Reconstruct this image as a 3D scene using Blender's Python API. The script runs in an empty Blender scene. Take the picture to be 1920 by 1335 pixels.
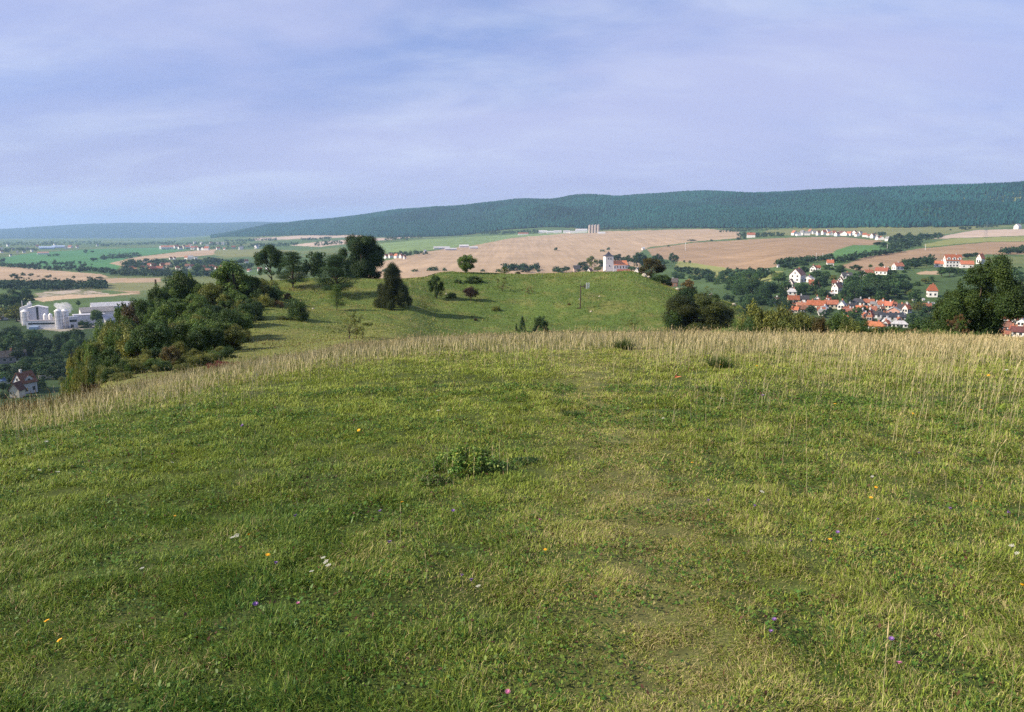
import bpy, math, random
import numpy as np
from mathutils import Vector, Matrix

# ------------------------------------------------------------------ camera, sky, sun, exposure
SC = bpy.context.scene
COL = SC.collection
W, H, F = 1920.0, 1335.0, 1493.0
HORIZON = 432.0
PITCH = math.atan((H/2-HORIZON)/F)
E = 1.65
cam_d = bpy.data.cameras.new('camera'); cam = bpy.data.objects.new('camera', cam_d); COL.objects.link(cam)
cam_d.sensor_fit = 'HORIZONTAL'; cam_d.sensor_width = 36.0; cam_d.lens = F/W*36.0
cam_d.clip_start = 0.05; cam_d.clip_end = 80000
cam.location = (0, 0, E); cam.rotation_euler = (math.pi/2-PITCH, 0, 0)
SC.camera = cam
SC.render.resolution_x = 1024; SC.render.resolution_y = 712

SUN_AZ, SUN_EL = math.radians(-104), math.radians(32)   # azimuth from the view direction, minus = left
sun_dir = Vector((math.sin(SUN_AZ)*math.cos(SUN_EL), math.cos(SUN_AZ)*math.cos(SUN_EL), math.sin(SUN_EL)))
sd = bpy.data.lights.new('sun', 'SUN'); sd.energy = 5.0; sd.angle = math.radians(0.5); sd.color = (1.0, 0.86, 0.66)
so = bpy.data.objects.new('sun', sd); COL.objects.link(so)
so.rotation_euler = sun_dir.to_track_quat('Z', 'Y').to_euler(); so.location = (-30, -10, 40)

world = bpy.data.worlds.new('World'); SC.world = world; world.use_nodes = True
SKY_STRENGTH = 0.110
def build_world():
    nt = world.node_tree; nt.nodes.clear(); N = nt.nodes.new; L = nt.links.new
    out = N('ShaderNodeOutputWorld'); bg = N('ShaderNodeBackground'); bg.inputs[1].default_value = SKY_STRENGTH
    sky = N('ShaderNodeTexSky'); sky.sky_type = 'NISHITA'; sky.sun_disc = False
    sky.sun_elevation = SUN_EL; sky.sun_rotation = SUN_AZ
    sky.altitude = 200; sky.air_density = 1.0; sky.dust_density = 1.2; sky.ozone_density = 3.0
    tc = N('ShaderNodeTexCoord'); sep = N('ShaderNodeSeparateXYZ'); L(tc.outputs['Generated'], sep.inputs[0])
    mx = N('ShaderNodeMath'); mx.operation = 'MAXIMUM'; mx.inputs[1].default_value = 0.0; L(sep.outputs[2], mx.inputs[0])
    ad = N('ShaderNodeMath'); ad.operation = 'ADD'; ad.inputs[1].default_value = 0.28; L(mx.outputs[0], ad.inputs[0])
    dx = N('ShaderNodeMath'); dx.operation = 'DIVIDE'; L(sep.outputs[0], dx.inputs[0]); L(ad.outputs[0], dx.inputs[1])
    dy = N('ShaderNodeMath'); dy.operation = 'DIVIDE'; L(sep.outputs[1], dy.inputs[0]); L(ad.outputs[0], dy.inputs[1])
    cb = N('ShaderNodeCombineXYZ'); L(dx.outputs[0], cb.inputs[0]); L(dy.outputs[0], cb.inputs[1])
    def cloud(scale, rot, sc, lo, hi, detail, dist, loc=(0, 0, 0)):
        mp = N('ShaderNodeMapping'); mp.inputs['Rotation'].default_value = (0, 0, rot); mp.inputs['Scale'].default_value = scale
        mp.inputs['Location'].default_value = loc
        L(cb.outputs[0], mp.inputs[0])
        no = N('ShaderNodeTexNoise'); no.inputs['Scale'].default_value = sc; no.inputs['Detail'].default_value = detail
        no.inputs['Roughness'].default_value = 0.58; no.inputs['Distortion'].default_value = dist
        L(mp.outputs[0], no.inputs['Vector'])
        mr = N('ShaderNodeMapRange'); mr.interpolation_type = 'SMOOTHSTEP'
        mr.inputs['From Min'].default_value = lo; mr.inputs['From Max'].default_value = hi
        L(no.outputs['Fac'], mr.inputs['Value']); return mr.outputs[0]
    c1 = cloud((0.55, 1.1, 1), 0.5, 1.3, 0.26, 0.66, 8, 0.35, (-7.4, -2.9, 0))
    c2 = cloud((0.7, 1.5, 1), 0.65, 2.2, 0.42, 0.80, 10, 0.5, (-6.0, 4.0, 0))
    # pull the sky towards a lavender tint
    tint = N('ShaderNodeMix'); tint.data_type = 'RGBA'; tint.blend_type = 'MULTIPLY'; tint.inputs[0].default_value = 1.0
    L(sky.outputs[0], tint.inputs[6]); tint.inputs[7].default_value = (0.50, 0.70, 0.97, 1)
    # thin high veil, stronger towards the horizon
    vr = N('ShaderNodeMapRange'); vr.inputs['From Min'].default_value = 0.0; vr.inputs['From Max'].default_value = 0.27
    vr.inputs['To Min'].default_value = 0.92; vr.inputs['To Max'].default_value = 0.18; L(mx.outputs[0], vr.inputs['Value'])
    veil = N('ShaderNodeMix'); veil.data_type = 'RGBA'; L(vr.outputs[0], veil.inputs[0]); L(tint.outputs[2], veil.inputs[6])
    veil.inputs[7].default_value = (2.75, 2.50, 4.15, 1)
    m1 = N('ShaderNodeMath'); m1.operation = 'MULTIPLY'; m1.inputs[1].default_value = 0.85; L(c1, m1.inputs[0])
    a1 = N('ShaderNodeMix'); a1.data_type = 'RGBA'; L(m1.outputs[0], a1.inputs[0]); L(veil.outputs[2], a1.inputs[6])
    a1.inputs[7].default_value = (3.10, 3.30, 4.90, 1)
    m2 = N('ShaderNodeMath'); m2.operation = 'MULTIPLY'; m2.inputs[1].default_value = 0.42; L(c2, m2.inputs[0])
    a2 = N('ShaderNodeMix'); a2.data_type = 'RGBA'; L(m2.outputs[0], a2.inputs[0]); L(a1.outputs[2], a2.inputs[6])
    a2.inputs[7].default_value = (4.3, 4.7, 5.6, 1)
    L(a2.outputs[2], bg.inputs[0]); L(bg.outputs[0], out.inputs[0])
build_world()
SC.view_settings.view_transform = 'Standard'; SC.view_settings.look = 'None'
SC.view_settings.exposure = 0.70; SC.view_settings.gamma = 1.0; SC.view_settings.use_curve_mapping = False
SC.render.engine = 'CYCLES'
SC.cycles.max_bounces = 6; SC.cycles.diffuse_bounces = 3; SC.cycles.glossy_bounces = 2; SC.cycles.transmission_bounces = 3
SC.cycles.volume_bounces = 2; SC.cycles.transparent_max_bounces = 6; SC.cycles.use_denoising = False
SC.cycles.use_adaptive_sampling = True; SC.cycles.adaptive_threshold = 0.02

# ------------------------------------------------------------------ helpers
rng = np.random.default_rng(7)
random.seed(7)
CP, SP = math.cos(PITCH), math.sin(PITCH)
def ray(px, py):
    u = (px-W/2)/F; v = (H/2-py)/F
    return u, CP+v*SP, -SP+v*CP
def zpix(px, py, r):                       # height at horizontal distance r that shows at image row py
    x, y, z = ray(px, py)
    return E + r*z/math.hypot(x, y)
def phi_of(px): return math.atan((px-W/2)/F*CP)
def project(x, y, z):
    z = z-E
    f = y*CP - z*SP; up = y*SP + z*CP
    f = np.where(f < 1e-3, 1e-3, f) if isinstance(f, np.ndarray) else max(f, 1e-3)
    return W/2+F*x/f, H/2-F*up/f

def _h(ix, iy, s):
    n = (ix.astype(np.int64)*374761393 + iy.astype(np.int64)*668265263 + s*1442695041) & 0xffffffff
    n = ((n ^ (n >> 13))*1274126177) & 0xffffffff
    return ((n ^ (n >> 16)) & 0xffff)/65535.0
def vnoise(x, y, s=0):
    ix = np.floor(x); iy = np.floor(y); fx = x-ix; fy = y-iy
    fx = fx*fx*(3-2*fx); fy = fy*fy*(3-2*fy)
    a = _h(ix, iy, s); b = _h(ix+1, iy, s); c = _h(ix, iy+1, s); d = _h(ix+1, iy+1, s)
    return (a+(b-a)*fx)*(1-fy)+(c+(d-c)*fx)*fy
def fbm(x, y, sc, o=4, s=0):
    x = np.asarray(x, float)/sc; y = np.asarray(y, float)/sc; t = 0; a = 0.5; tot = 0
    for k in range(o):
        t = t+a*vnoise(x, y, s+k*17); tot += a; a *= .5; x = x*2.03+11.3; y = y*2.03-7.1
    return t/tot                            # 0..1
def sstep(a, b, x):
    t = np.clip((x-a)/(b-a), 0, 1); return t*t*(3-2*t)

def pchip(xs, ys, xq):
    xs = np.array(xs, float); ys = np.array(ys, float)
    h = np.diff(xs); dl = np.diff(ys)/h; n = len(xs); m = np.zeros(n)
    for i in range(1, n-1):
        if dl[i-1]*dl[i] > 0:
            w1 = 2*h[i]+h[i-1]; w2 = h[i]+2*h[i-1]; m[i] = (w1+w2)/(w1/dl[i-1]+w2/dl[i])
    m[0] = dl[0]; m[-1] = dl[-1]
    k = np.clip(np.searchsorted(xs, xq)-1, 0, n-2); t = np.clip((xq-xs[k])/h[k], 0, 1)
    return ((1+2*t)*(1-t)**2)*ys[k] + t*(1-t)**2*h[k]*m[k] + t*t*(3-2*t)*ys[k+1] + t*t*(t-1)*h[k]*m[k+1]

# ------------------------------------------------------------------ the lie of the land
# crest of the near meadow: image column -> image row of the bare ground on the crest
CREST = [(-600, 850), (0, 780), (160, 752), (320, 718), (480, 688), (640, 661), (800, 645), (960, 639), (1120, 636),
         (1280, 636), (1440, 638), (1600, 641), (1760, 643), (1920, 647), (2500, 662)]
def p(r, py): return ('p', r, py)
def z(r, v): return ('z', r, v)
FAR_TOP = [(0, 430), (100, 423), (200, 417), (300, 418), (400, 418), (500, 415), (560, 417), (700, 425)]
FB = {400: (6000, 447), 480: (5000, 445), 560: (4600, 442), 640: (4200, 443), 720: (3600, 446), 800: (3500, 444), 880: (3400, 441),
      960: (3300, 438), 1040: (3200, 435), 1120: (3100, 432), 1200: (3000, 429), 1280: (2900, 428), 1360: (2800, 429),
      1440: (2700, 430), 1520: (2600, 428), 1600: (2600, 428), 1680: (2500, 428), 1760: (2500, 427), 1840: (2500, 423), 1920: (2500, 420)}
FT = {400: (7000, 443), 480: (6500, 429), 560: (6000, 417), 640: (5600, 411), 720: (5200, 400), 800: (5000, 392), 880: (4900, 388),
      960: (4800, 385), 1040: (4700, 381), 1120: (4600, 375), 1200: (4500, 370), 1280: (4400, 367), 1360: (4300, 366),
      1440: (4200, 366), 1520: (4100, 361), 1600: (4100, 357), 1680: (4000, 355), 1760: (4000, 353), 1840: (3900, 351), 1920: (3900, 348)}
def forest(px):
    k = max(400, min(1920, px))
    ks = sorted(FB); a = max(q for q in ks if q <= k); b = min(q for q in ks if q >= k); t = 0 if a == b else (k-a)/(b-a)
    f = lambda D, i: D[a][i]*(1-t)+D[b][i]*t
    return f(FB, 0), f(FB, 1), f(FT, 0), f(FT, 1)
def forest_ctl(px):
    rb, yb, rt, yt = forest(px); zb, zt = zpix(px, yb, rb), zpix(px, yt, rt)
    return [z(rb, zb), z(rb+.45*(rt-rb), zb+.52*(zt-zb)), z(rt, zt), z(rt*1.25, zt-8), z(rt*1.7 if rt < 5400 else 9300, min(zt-60, -40)), z(12500, zpix(px, float(np.interp(px, [a for a, b in FAR_TOP], [b for a, b in FAR_TOP])), 12500) if px < 640 else -20), z(17000, -60)]
def left_far(px, extra=()):
    t = np.interp(px, [a for a, b in FAR_TOP], [b for a, b in FAR_TOP])
    return [z(560, -58), z(900, -62), z(1300, -66), z(2000, -69), z(3000, -72), z(4500, -75), z(7000, -79), z(9300, -74),
            z(12500, zpix(px, t, 12500)), z(17000, -60)]
BACK = [z(40, -4), z(100, -15), z(300, -45), z(600, -50), z(2000, -50), z(5000, -20), z(12500, 60), z(17000, -40)]
VIL = [z(330, -47), z(390, -47), z(520, -45), p(680, 520), p(900, 493), p(1200, 470), p(1700, 450), p(2150, 437)]
MID = [z(850, -50), p(1000, 504), p(1300, 487), p(1800, 466)]
COLS = {
 -600: [z(40, -12), z(100, -35), z(250, -52)]+left_far(0),
 0: [z(40, -11), z(100, -33), z(200, -50), z(300, -56), z(400, -57)]+left_far(0),
 80: [z(40, -10), z(100, -30), z(200, -50), z(300, -56), z(400, -57)]+left_far(80),
 160: [p(40, 726), p(62, 695), z(110, -24), z(160, -38), z(260, -54), z(400, -57)]+left_far(160),
 240: [p(40, 712), p(75, 662), p(95, 635), z(170, -36), z(270, -54), z(400, -57)]+left_far(240),
 320: [p(40, 702), p(85, 640), p(110, 592), p(125, 572), z(200, -34), z(300, -53), z(400, -57)]+left_far(320),
 400: [p(42, 697), p(90, 615), p(125, 556), p(142, 542), z(220, -32), z(330, -53), z(430, -57), z(560, -58), z(900, -62), z(1300, -66), z(2000, -69), z(3000, -68), z(4500, -62)]+forest_ctl(400),
 480: [p(45, 688), p(90, 612), p(130, 548), p(150, 530), z(225, -28), z(340, -51), z(560, -58), z(900, -62), z(1300, -65), z(2000, -66), z(3000, -64), z(4200, -52)]+forest_ctl(480),
 560: [p(50, 666), p(90, 612), p(125, 562), p(148, 523), p(160, 514), z(230, -25), z(350, -47), z(560, -56), z(900, -60), z(1300, -62), z(2000, -61), z(3000, -54)]+forest_ctl(560),
 640: [p(60, 643), p(100, 602), p(125, 562), p(145, 524), p(160, 513), z(230, -25), z(350, -45), z(600, -53), z(1000, -55), z(1500, -56), z(2200, -50), z(3100, -38)]+forest_ctl(640),
 700: [p(68, 634), p(100, 600), p(118, 575), p(142, 526), p(160, 512), z(230, -25), z(350, -43), z(600, -51), z(850, -52), z(1000, -50), z(1500, -51), z(2200, -44), z(2900, -32)]+forest_ctl(700),
 760: [p(80, 626), p(104, 604), p(117, 576), p(142, 526), p(160, 511), z(230, -25), z(350, -42), z(600, -50)]+MID+[p(2400, 456), p(2900, 449)]+forest_ctl(760),
 820: [z(60, -8), z(90, -10.8), p(107, 618), p(117, 594), p(127, 564), p(141, 530), p(160, 511), z(230, -25), z(350, -42), z(600, -50)]+MID+[p(2400, 452), p(2900, 447)]+forest_ctl(820),
 880: [z(60, -8.8), z(92, -11.3), p(108, 621), p(118, 598), p(129, 564), p(143, 531), p(160, 512), z(230, -25), z(350, -42), z(600, -50)]+MID+[p(2400, 450), p(2900, 445)]+forest_ctl(880),
 960: [z(60, -9), z(92, -11.6), p(109, 623), p(119, 600), p(130, 568), p(144, 535), p(160, 514), z(230, -25), z(350, -42), z(600, -50)]+MID+[p(2400, 448), p(2900, 442)]+forest_ctl(960),
 1040: [z(60, -9), z(92, -11.6), p(109, 622), p(119, 596), p(130, 562), p(143, 531), p(160, 513), z(230, -25), z(350, -42), z(600, -50)]+MID+[p(2400, 446), p(2800, 439)]+forest_ctl(1040),
 1120: [z(60, -9), z(92, -11.5), p(109, 621), p(119, 592), p(130, 558), p(143, 527), p(160, 510), z(230, -25), z(350, -42), z(600, -50)]+MID+[p(2400, 443), p(2750, 436)]+forest_ctl(1120),
 1200: [z(60, -9), z(92, -11.5), p(109, 620), p(120, 588), p(133, 548), p(147, 521), p(160, 508), z(230, -25), z(350, -42), z(600, -50)]+MID+[p(2400, 441), p(2700, 434)]+forest_ctl(1200),
 1280: [z(60, -9), z(92, -11.5), p(107, 620), p(122, 590), p(142, 548), p(160, 520), z(230, -27), z(350, -44), z(600, -49), z(800, -49), p(1000, 505), p(1300, 488), p(1800, 461), p(2350, 440)]+forest_ctl(1280),
 1360: [z(60, -9), p(100, 621), p(125, 592), p(145, 562), p(160, 545), z(230, -30), z(350, -46), z(520, -47), z(680, -46), p(950, 507), p(1300, 484), p(1750, 460), p(2250, 440)]+forest_ctl(1360),
 1410: [z(60, -9), p(100, 622), p(130, 598), p(145, 583), p(155, 578), z(230, -33), z(340, -46), z(500, -46), z(660, -43), p(900, 508), p(1250, 480), p(1700, 457), p(2200, 440)]+forest_ctl(1410),
 1470: [z(60, -8), z(100, -13), z(160, -26), z(250, -42)]+VIL+forest_ctl(1470),
 1600: [z(60, -6.5), z(100, -14), z(160, -28), z(260, -44)]+VIL+forest_ctl(1600),
 1760: [z(60, -5.6), z(100, -14), z(160, -28), z(260, -44)]+VIL+forest_ctl(1760),
 1920: [z(60, -6), z(100, -15), z(160, -29), z(260, -44)]+VIL[:-1]+[p(2050, 434)]+forest_ctl(1920),
 2500: [z(60, -7), z(100, -18), z(160, -30), z(260, -44)]+VIL[:3]+[z(680, -34), z(1200, -25), z(1700, -16)]+forest_ctl(1920),
}
LR0, LR1, NR = math.log(0.3), math.log(17500), 900
lr = np.linspace(LR0, LR1, NR)
def column(px, ctl):
    pc = np.interp(px, [a for a, b in CREST], [b for a, b in CREST])
    dep = -(zpix(px, pc, 1)-E); rc = 2.475/dep
    pts = [(0.3, 0.0)] + [(rc*k, -.825*k**3) for k in (.2, .35, .5, .65, .8, .9, 1, 1.1, 1.2, 1.32)]
    for kind, r, v in ctl:
        if r > pts[-1][0]*1.15: pts.append((r, zpix(px, v, r) if kind == 'p' else v))
    return pchip([math.log(a) for a, b in pts], [b for a, b in pts], lr)
cphi = [-math.pi, -2.4, -1.75]; ctab = [column(-600, BACK)]*2+[column(-600, BACK)]
for k in sorted(COLS): cphi.append(phi_of(k)); ctab.append(column(k, COLS[k]))
cphi += [1.75, 2.4, math.pi]; ctab += [column(2500, BACK), column(-600, BACK), column(-600, BACK)]
cphi = np.array(cphi); ctab = np.array(ctab)
NP = 1441
phig = np.linspace(-math.pi, math.pi, NP)
TAB = np.empty((NP, NR))
for j in range(NR): TAB[:, j] = np.interp(phig, cphi, ctab[:, j])
ker = np.exp(-np.linspace(-2, 2, 13)**2); ker /= ker.sum()       # blend neighbouring columns
TP = np.concatenate([TAB[-7:-1], TAB, TAB[1:7]]); TAB = sum(ker[i]*TP[i:i+NP] for i in range(13))
_fbx = sorted(FB); _fbr = [FB[k][0] for k in _fbx]; _ftx = sorted(FT); _ftr = [FT[k][0] for k in _ftx]
def Z(x, y, detail=True):
    x = np.asarray(x, float); y = np.asarray(y, float)
    r = np.maximum(np.hypot(x, y), .31); ph = np.arctan2(x, y)
    a = (ph+math.pi)/(2*math.pi)*(NP-1); i = np.clip(a.astype(int), 0, NP-2); fa = a-i
    b = (np.log(r)-LR0)/(LR1-LR0)*(NR-1); j = np.clip(b.astype(int), 0, NR-2); fb = np.clip(b-j, 0, 1)
    h = (TAB[i, j]*(1-fa)+TAB[i+1, j]*fa)*(1-fb)+(TAB[i, j+1]*(1-fa)+TAB[i+1, j+1]*fa)*fb
    if detail:
        h = h + ((fbm(x, y, .9, 3, 3)-.5)*.06+(fbm(x, y, .24, 2, 4)-.5)*.035)*sstep(.8, 2, r)*(1-sstep(30, 60, r))
        h = h + (fbm(x, y, 11, 4, 5)-.5)*.8*sstep(45, 80, r)
        h = h + (fbm(x, y, 3, 2, 8)-.5)*.35*sstep(60, 90, r)*(1-sstep(250, 400, r))
        h = h + (fbm(x, y, 150, 3, 9)-.5)*3.0*sstep(300, 700, r)
        # folds in the far wooded hill
        pxc = W/2+np.tan(np.clip(ph, -1.2, 1.2))*F/CP; rb = np.interp(pxc, _fbx, _fbr); rt = np.interp(pxc, _ftx, _ftr); u = np.clip((r-rb)/(rt-rb), 0, 1)
        k = np.sin(math.pi*u)**.7*sstep(400, 560, pxc)*(pxc < 2300)
        h = h + (np.abs(fbm(x+y*.30, y*.25, 430, 3, 21)-.5)*2-.22)*120*k
    return h
_rr = np.exp(np.linspace(math.log(2), math.log(13500), 3000))
def rfor(px, py, r0, r1, last=False):
    """distance at which the ground shows at image row py"""
    ph = phi_of(px); m = (_rr >= r0) & (_rr <= r1); rr = _rr[m]
    for _ in range(2):
        x = np.sin(ph)*rr; y = np.cos(ph)*rr; qx, qy = project(x, y, Z(x, y, False))
        ph = ph+0
    d = qy-py; s = np.where((d[:-1] >= 0) & (d[1:] < 0))[0]
    if len(s) == 0: return float(rr[np.argmin(np.abs(d))])
    k = s[-1] if last else s[0]; return float(rr[k])
def at(px, r, py=None):
    """ground point at image column px (row py about there) and distance r"""
    if py is None:
        ph = phi_of(px)
    else:
        u, v, w = ray(px, py); ph = math.atan2(u, v)
    x, y = r*math.sin(ph), r*math.cos(ph)
    return Vector((x, y, float(Z(x, y))))
def spot(px, py, r0, r1, last=False):
    r = rfor(px, py, r0, r1, last); return at(px, r, py), r

# ------------------------------------------------------------------ object helpers
def tag(o, label=None, cat=None, group=None, kind=None):
    if label: o['label'] = label
    if cat: o['category'] = cat
    if group: o['group'] = group
    if kind: o['kind'] = kind
    return o
def empty(name, loc, rz=0, label=None, cat=None, group=None):
    o = bpy.data.objects.new(name, None); COL.objects.link(o); o.location = loc; o.rotation_euler = (0, 0, rz)
    o.empty_display_size = 0.2
    return tag(o, label, cat, group)
def np_mesh(name, V, faces_list, mats=(), colors=None, smooth=False):
    """faces_list: list of (n,k) index arrays"""
    me = bpy.data.meshes.new(name); V = np.ascontiguousarray(V, np.float32)
    me.vertices.add(len(V)); me.vertices.foreach_set('co', V.ravel())
    loops = np.concatenate([f.ravel() for f in faces_list]).astype(np.int32)
    sizes = np.concatenate([np.full(len(f), f.shape[1], np.int32) for f in faces_list])
    me.loops.add(len(loops)); me.loops.foreach_set('vertex_index', loops)
    me.polygons.add(len(sizes)); st = np.concatenate([[0], np.cumsum(sizes)[:-1]]).astype(np.int32)
    me.polygons.foreach_set('loop_start', st); me.polygons.foreach_set('loop_total', sizes)
    me.polygons.foreach_set('use_smooth', np.full(len(sizes), bool(smooth)))
    me.update(calc_edges=True)
    if colors is not None:
        ca = me.color_attributes.new('Col', 'FLOAT_COLOR', 'POINT')
        c = np.ones((len(V), 4), np.float32); c[:, :3] = colors; ca.data.foreach_set('color', c.ravel())
    for m in mats: me.materials.append(m)
    return me
def link(name, me, parent=None):
    o = bpy.data.objects.new(name, me); COL.objects.link(o)
    if parent is not None: o.parent = parent
    return o
def setcol(o, c): o.color = (c[0], c[1], c[2], 1)

# ------------------------------------------------------------------ materials
MATS = {}
def mat(name):
    m = bpy.data.materials.new(name); m.use_nodes = True; MATS[name] = m
    nt = m.node_tree; nt.nodes.clear(); return m, nt, nt.nodes.new, nt.links.new
def leaf_mat(name, use_obj=True, trans=.30, rough=.6):
    m, nt, N, L = mat(name)
    out = N('ShaderNodeOutputMaterial'); at_ = N('ShaderNodeAttribute'); at_.attribute_name = 'Col'
    col = at_.outputs['Color']
    if use_obj:
        oi = N('ShaderNodeObjectInfo'); mx = N('ShaderNodeMix'); mx.data_type = 'RGBA'; mx.blend_type = 'MULTIPLY'; mx.inputs[0].default_value = 1
        L(oi.outputs['Color'], mx.inputs[6]); L(col, mx.inputs[7]); col = mx.outputs[2]
    b = N('ShaderNodeBsdfPrincipled'); b.inputs['Roughness'].default_value = rough; b.inputs['Specular IOR Level'].default_value = .22
    t = N('ShaderNodeBsdfTranslucent'); ms = N('ShaderNodeMixShader'); ms.inputs[0].default_value = trans
    L(col, b.inputs['Base Color']); L(col, t.inputs['Color']); L(b.outputs[0], ms.inputs[1]); L(t.outputs[0], ms.inputs[2]); L(ms.outputs[0], out.inputs[0])
    return m
LEAF = leaf_mat('leaf'); GRASS = leaf_mat('grass_blade', False, .32, .5); STRAW = leaf_mat('dry_stalk', False, .25, .7)
FOREST = leaf_mat('forest_leaf', False, .1, .8)
def obj_mat(name, rough=.8, nscale=2.0, namt=.25, bump=0, wave=None, metal=0, fixed=None, spec=.3):
    """object colour broken up by noise"""
    m, nt, N, L = mat(name)
    out = N('ShaderNodeOutputMaterial'); b = N('ShaderNodeBsdfPrincipled'); L(b.outputs[0], out.inputs[0])
    if fixed: c0 = N('ShaderNodeRGB'); c0.outputs[0].default_value = (*fixed, 1); src = c0.outputs[0]
    else: src = N('ShaderNodeObjectInfo').outputs['Color']
    tc = N('ShaderNodeTexCoord'); no = N('ShaderNodeTexNoise'); no.inputs['Scale'].default_value = nscale; no.inputs['Detail'].default_value = 6
    L(tc.outputs['Object'], no.inputs['Vector'])
    mr = N('ShaderNodeMapRange'); mr.inputs['From Min'].default_value = .3; mr.inputs['From Max'].default_value = .7
    mr.inputs['To Min'].default_value = 1-namt; mr.inputs['To Max'].default_value = 1+namt; L(no.outputs['Fac'], mr.inputs['Value'])
    mx = N('ShaderNodeMix'); mx.data_type = 'RGBA'; mx.blend_type = 'MULTIPLY'; mx.inputs[0].default_value = 1
    L(src, mx.inputs[6]); L(mr.outputs[0], mx.inputs[7]); L(mx.outputs[2], b.inputs['Base Color'])
    b.inputs['Roughness'].default_value = rough; b.inputs['Metallic'].default_value = metal; b.inputs['Specular IOR Level'].default_value = spec
    if bump or wave:
        bp = N('ShaderNodeBump'); bp.inputs['Strength'].default_value = bump or .5; bp.inputs['Distance'].default_value = .05
        if wave:
            wv = N('ShaderNodeTexWave'); wv.inputs['Scale'].default_value = wave; wv.bands_direction = 'Z'; L(tc.outputs['Object'], wv.inputs['Vector']); L(wv.outputs['Fac'], bp.inputs['Height'])
        else: L(no.outputs['Fac'], bp.inputs['Height'])
        L(bp.outputs[0], b.inputs['Normal'])
    return m
PLASTER = obj_mat('plaster', .85, .6, .12, .2)
TILES = obj_mat('roof_tiles', .75, 1.5, .28, .8, wave=4.0)
METAL = obj_mat('painted_metal', .5, 1.0, .12, metal=.1)
WOOD = obj_mat('weathered_wood', .8, 3, .3, .4)
BARK = obj_mat('bark', .9, 4, .35, .6, fixed=(.075, .055, .04))
GLASS = obj_mat('window_glass', .12, 2, .2, fixed=(.03, .035, .045), spec=.6)
ROCK = obj_mat('rock', .9, 1.6, .3, .8)
PETAL = obj_mat('petal', .6, 30, .15)

def ground_mat():
    m, nt, N, L = mat('ground')
    out = N('ShaderNodeOutputMaterial'); b = N('ShaderNodeBsdfPrincipled'); b.inputs['Roughness'].default_value = .95
    b.inputs['Specular IOR Level'].default_value = .1; L(b.outputs[0], out.inputs[0])
    a = N('ShaderNodeAttribute'); a.attribute_name = 'Col'; tc = N('ShaderNodeTexCoord')
    cur = a.outputs['Color']
    for sc, amt in ((9.0, .35), (.9, .22), (.11, .16), (.018, .12)):
        no = N('ShaderNodeTexNoise'); no.inputs['Scale'].default_value = sc; no.inputs['Detail'].default_value = 5; no.inputs['Roughness'].default_value = .65
        L(tc.outputs['Object'], no.inputs['Vector'])
        mr = N('ShaderNodeMapRange'); mr.inputs['From Min'].default_value = .3; mr.inputs['From Max'].default_value = .7
        mr.inputs['To Min'].default_value = 1-amt; mr.inputs['To Max'].default_value = 1+amt; L(no.outputs['Fac'], mr.inputs['Value'])
        mx = N('ShaderNodeMix'); mx.data_type = 'RGBA'; mx.blend_type = 'MULTIPLY'; mx.inputs[0].default_value = 1
        L(cur, mx.inputs[6]); L(mr.outputs[0], mx.inputs[7]); cur = mx.outputs[2]
    L(cur, b.inputs['Base Color'])
    n2 = N('ShaderNodeTexNoise'); n2.inputs['Scale'].default_value = 1.2; n2.inputs['Detail'].default_value = 8; L(tc.outputs['Object'], n2.inputs['Vector'])
    bp = N('ShaderNodeBump'); bp.inputs['Strength'].default_value = .6; bp.inputs['Distance'].default_value = .3
    L(n2.outputs['Fac'], bp.inputs['Height']); L(bp.outputs[0], b.inputs['Normal'])
    return m
GROUND = ground_mat()
def field_mat(name, ang, freq):
    m, nt, N, L = mat(name)
    out = N('ShaderNodeOutputMaterial'); b = N('ShaderNodeBsdfPrincipled'); b.inputs['Roughness'].default_value = .95
    b.inputs['Specular IOR Level'].default_value = .1; L(b.outputs[0], out.inputs[0])
    a = N('ShaderNodeAttribute'); a.attribute_name = 'Col'; tc = N('ShaderNodeTexCoord'); cur = a.outputs['Color']
    mp = N('ShaderNodeMapping'); mp.inputs['Rotation'].default_value = (0, 0, ang); mp.inputs['Scale'].default_value = (freq, freq*.03, .01)
    L(tc.outputs['Object'], mp.inputs[0])
    for vec, sc, amt in ((mp.outputs[0], 1.0, .12), (tc.outputs['Object'], .012, .13), (tc.outputs['Object'], .2, .10)):
        no = N('ShaderNodeTexNoise'); no.inputs['Scale'].default_value = sc; no.inputs['Detail'].default_value = 4; L(vec, no.inputs['Vector'])
        mr = N('ShaderNodeMapRange'); mr.inputs['From Min'].default_value = .3; mr.inputs['From Max'].default_value = .7
        mr.inputs['To Min'].default_value = 1-amt; mr.inputs['To Max'].default_value = 1+amt; L(no.outputs['Fac'], mr.inputs['Value'])
        mx = N('ShaderNodeMix'); mx.data_type = 'RGBA'; mx.blend_type = 'MULTIPLY'; mx.inputs[0].default_value = 1
        L(cur, mx.inputs[6]); L(mr.outputs[0], mx.inputs[7]); cur = mx.outputs[2]
    L(cur, b.inputs['Base Color'])
    return m
FIELDM = field_mat('field_soil', .9, .12)

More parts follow.
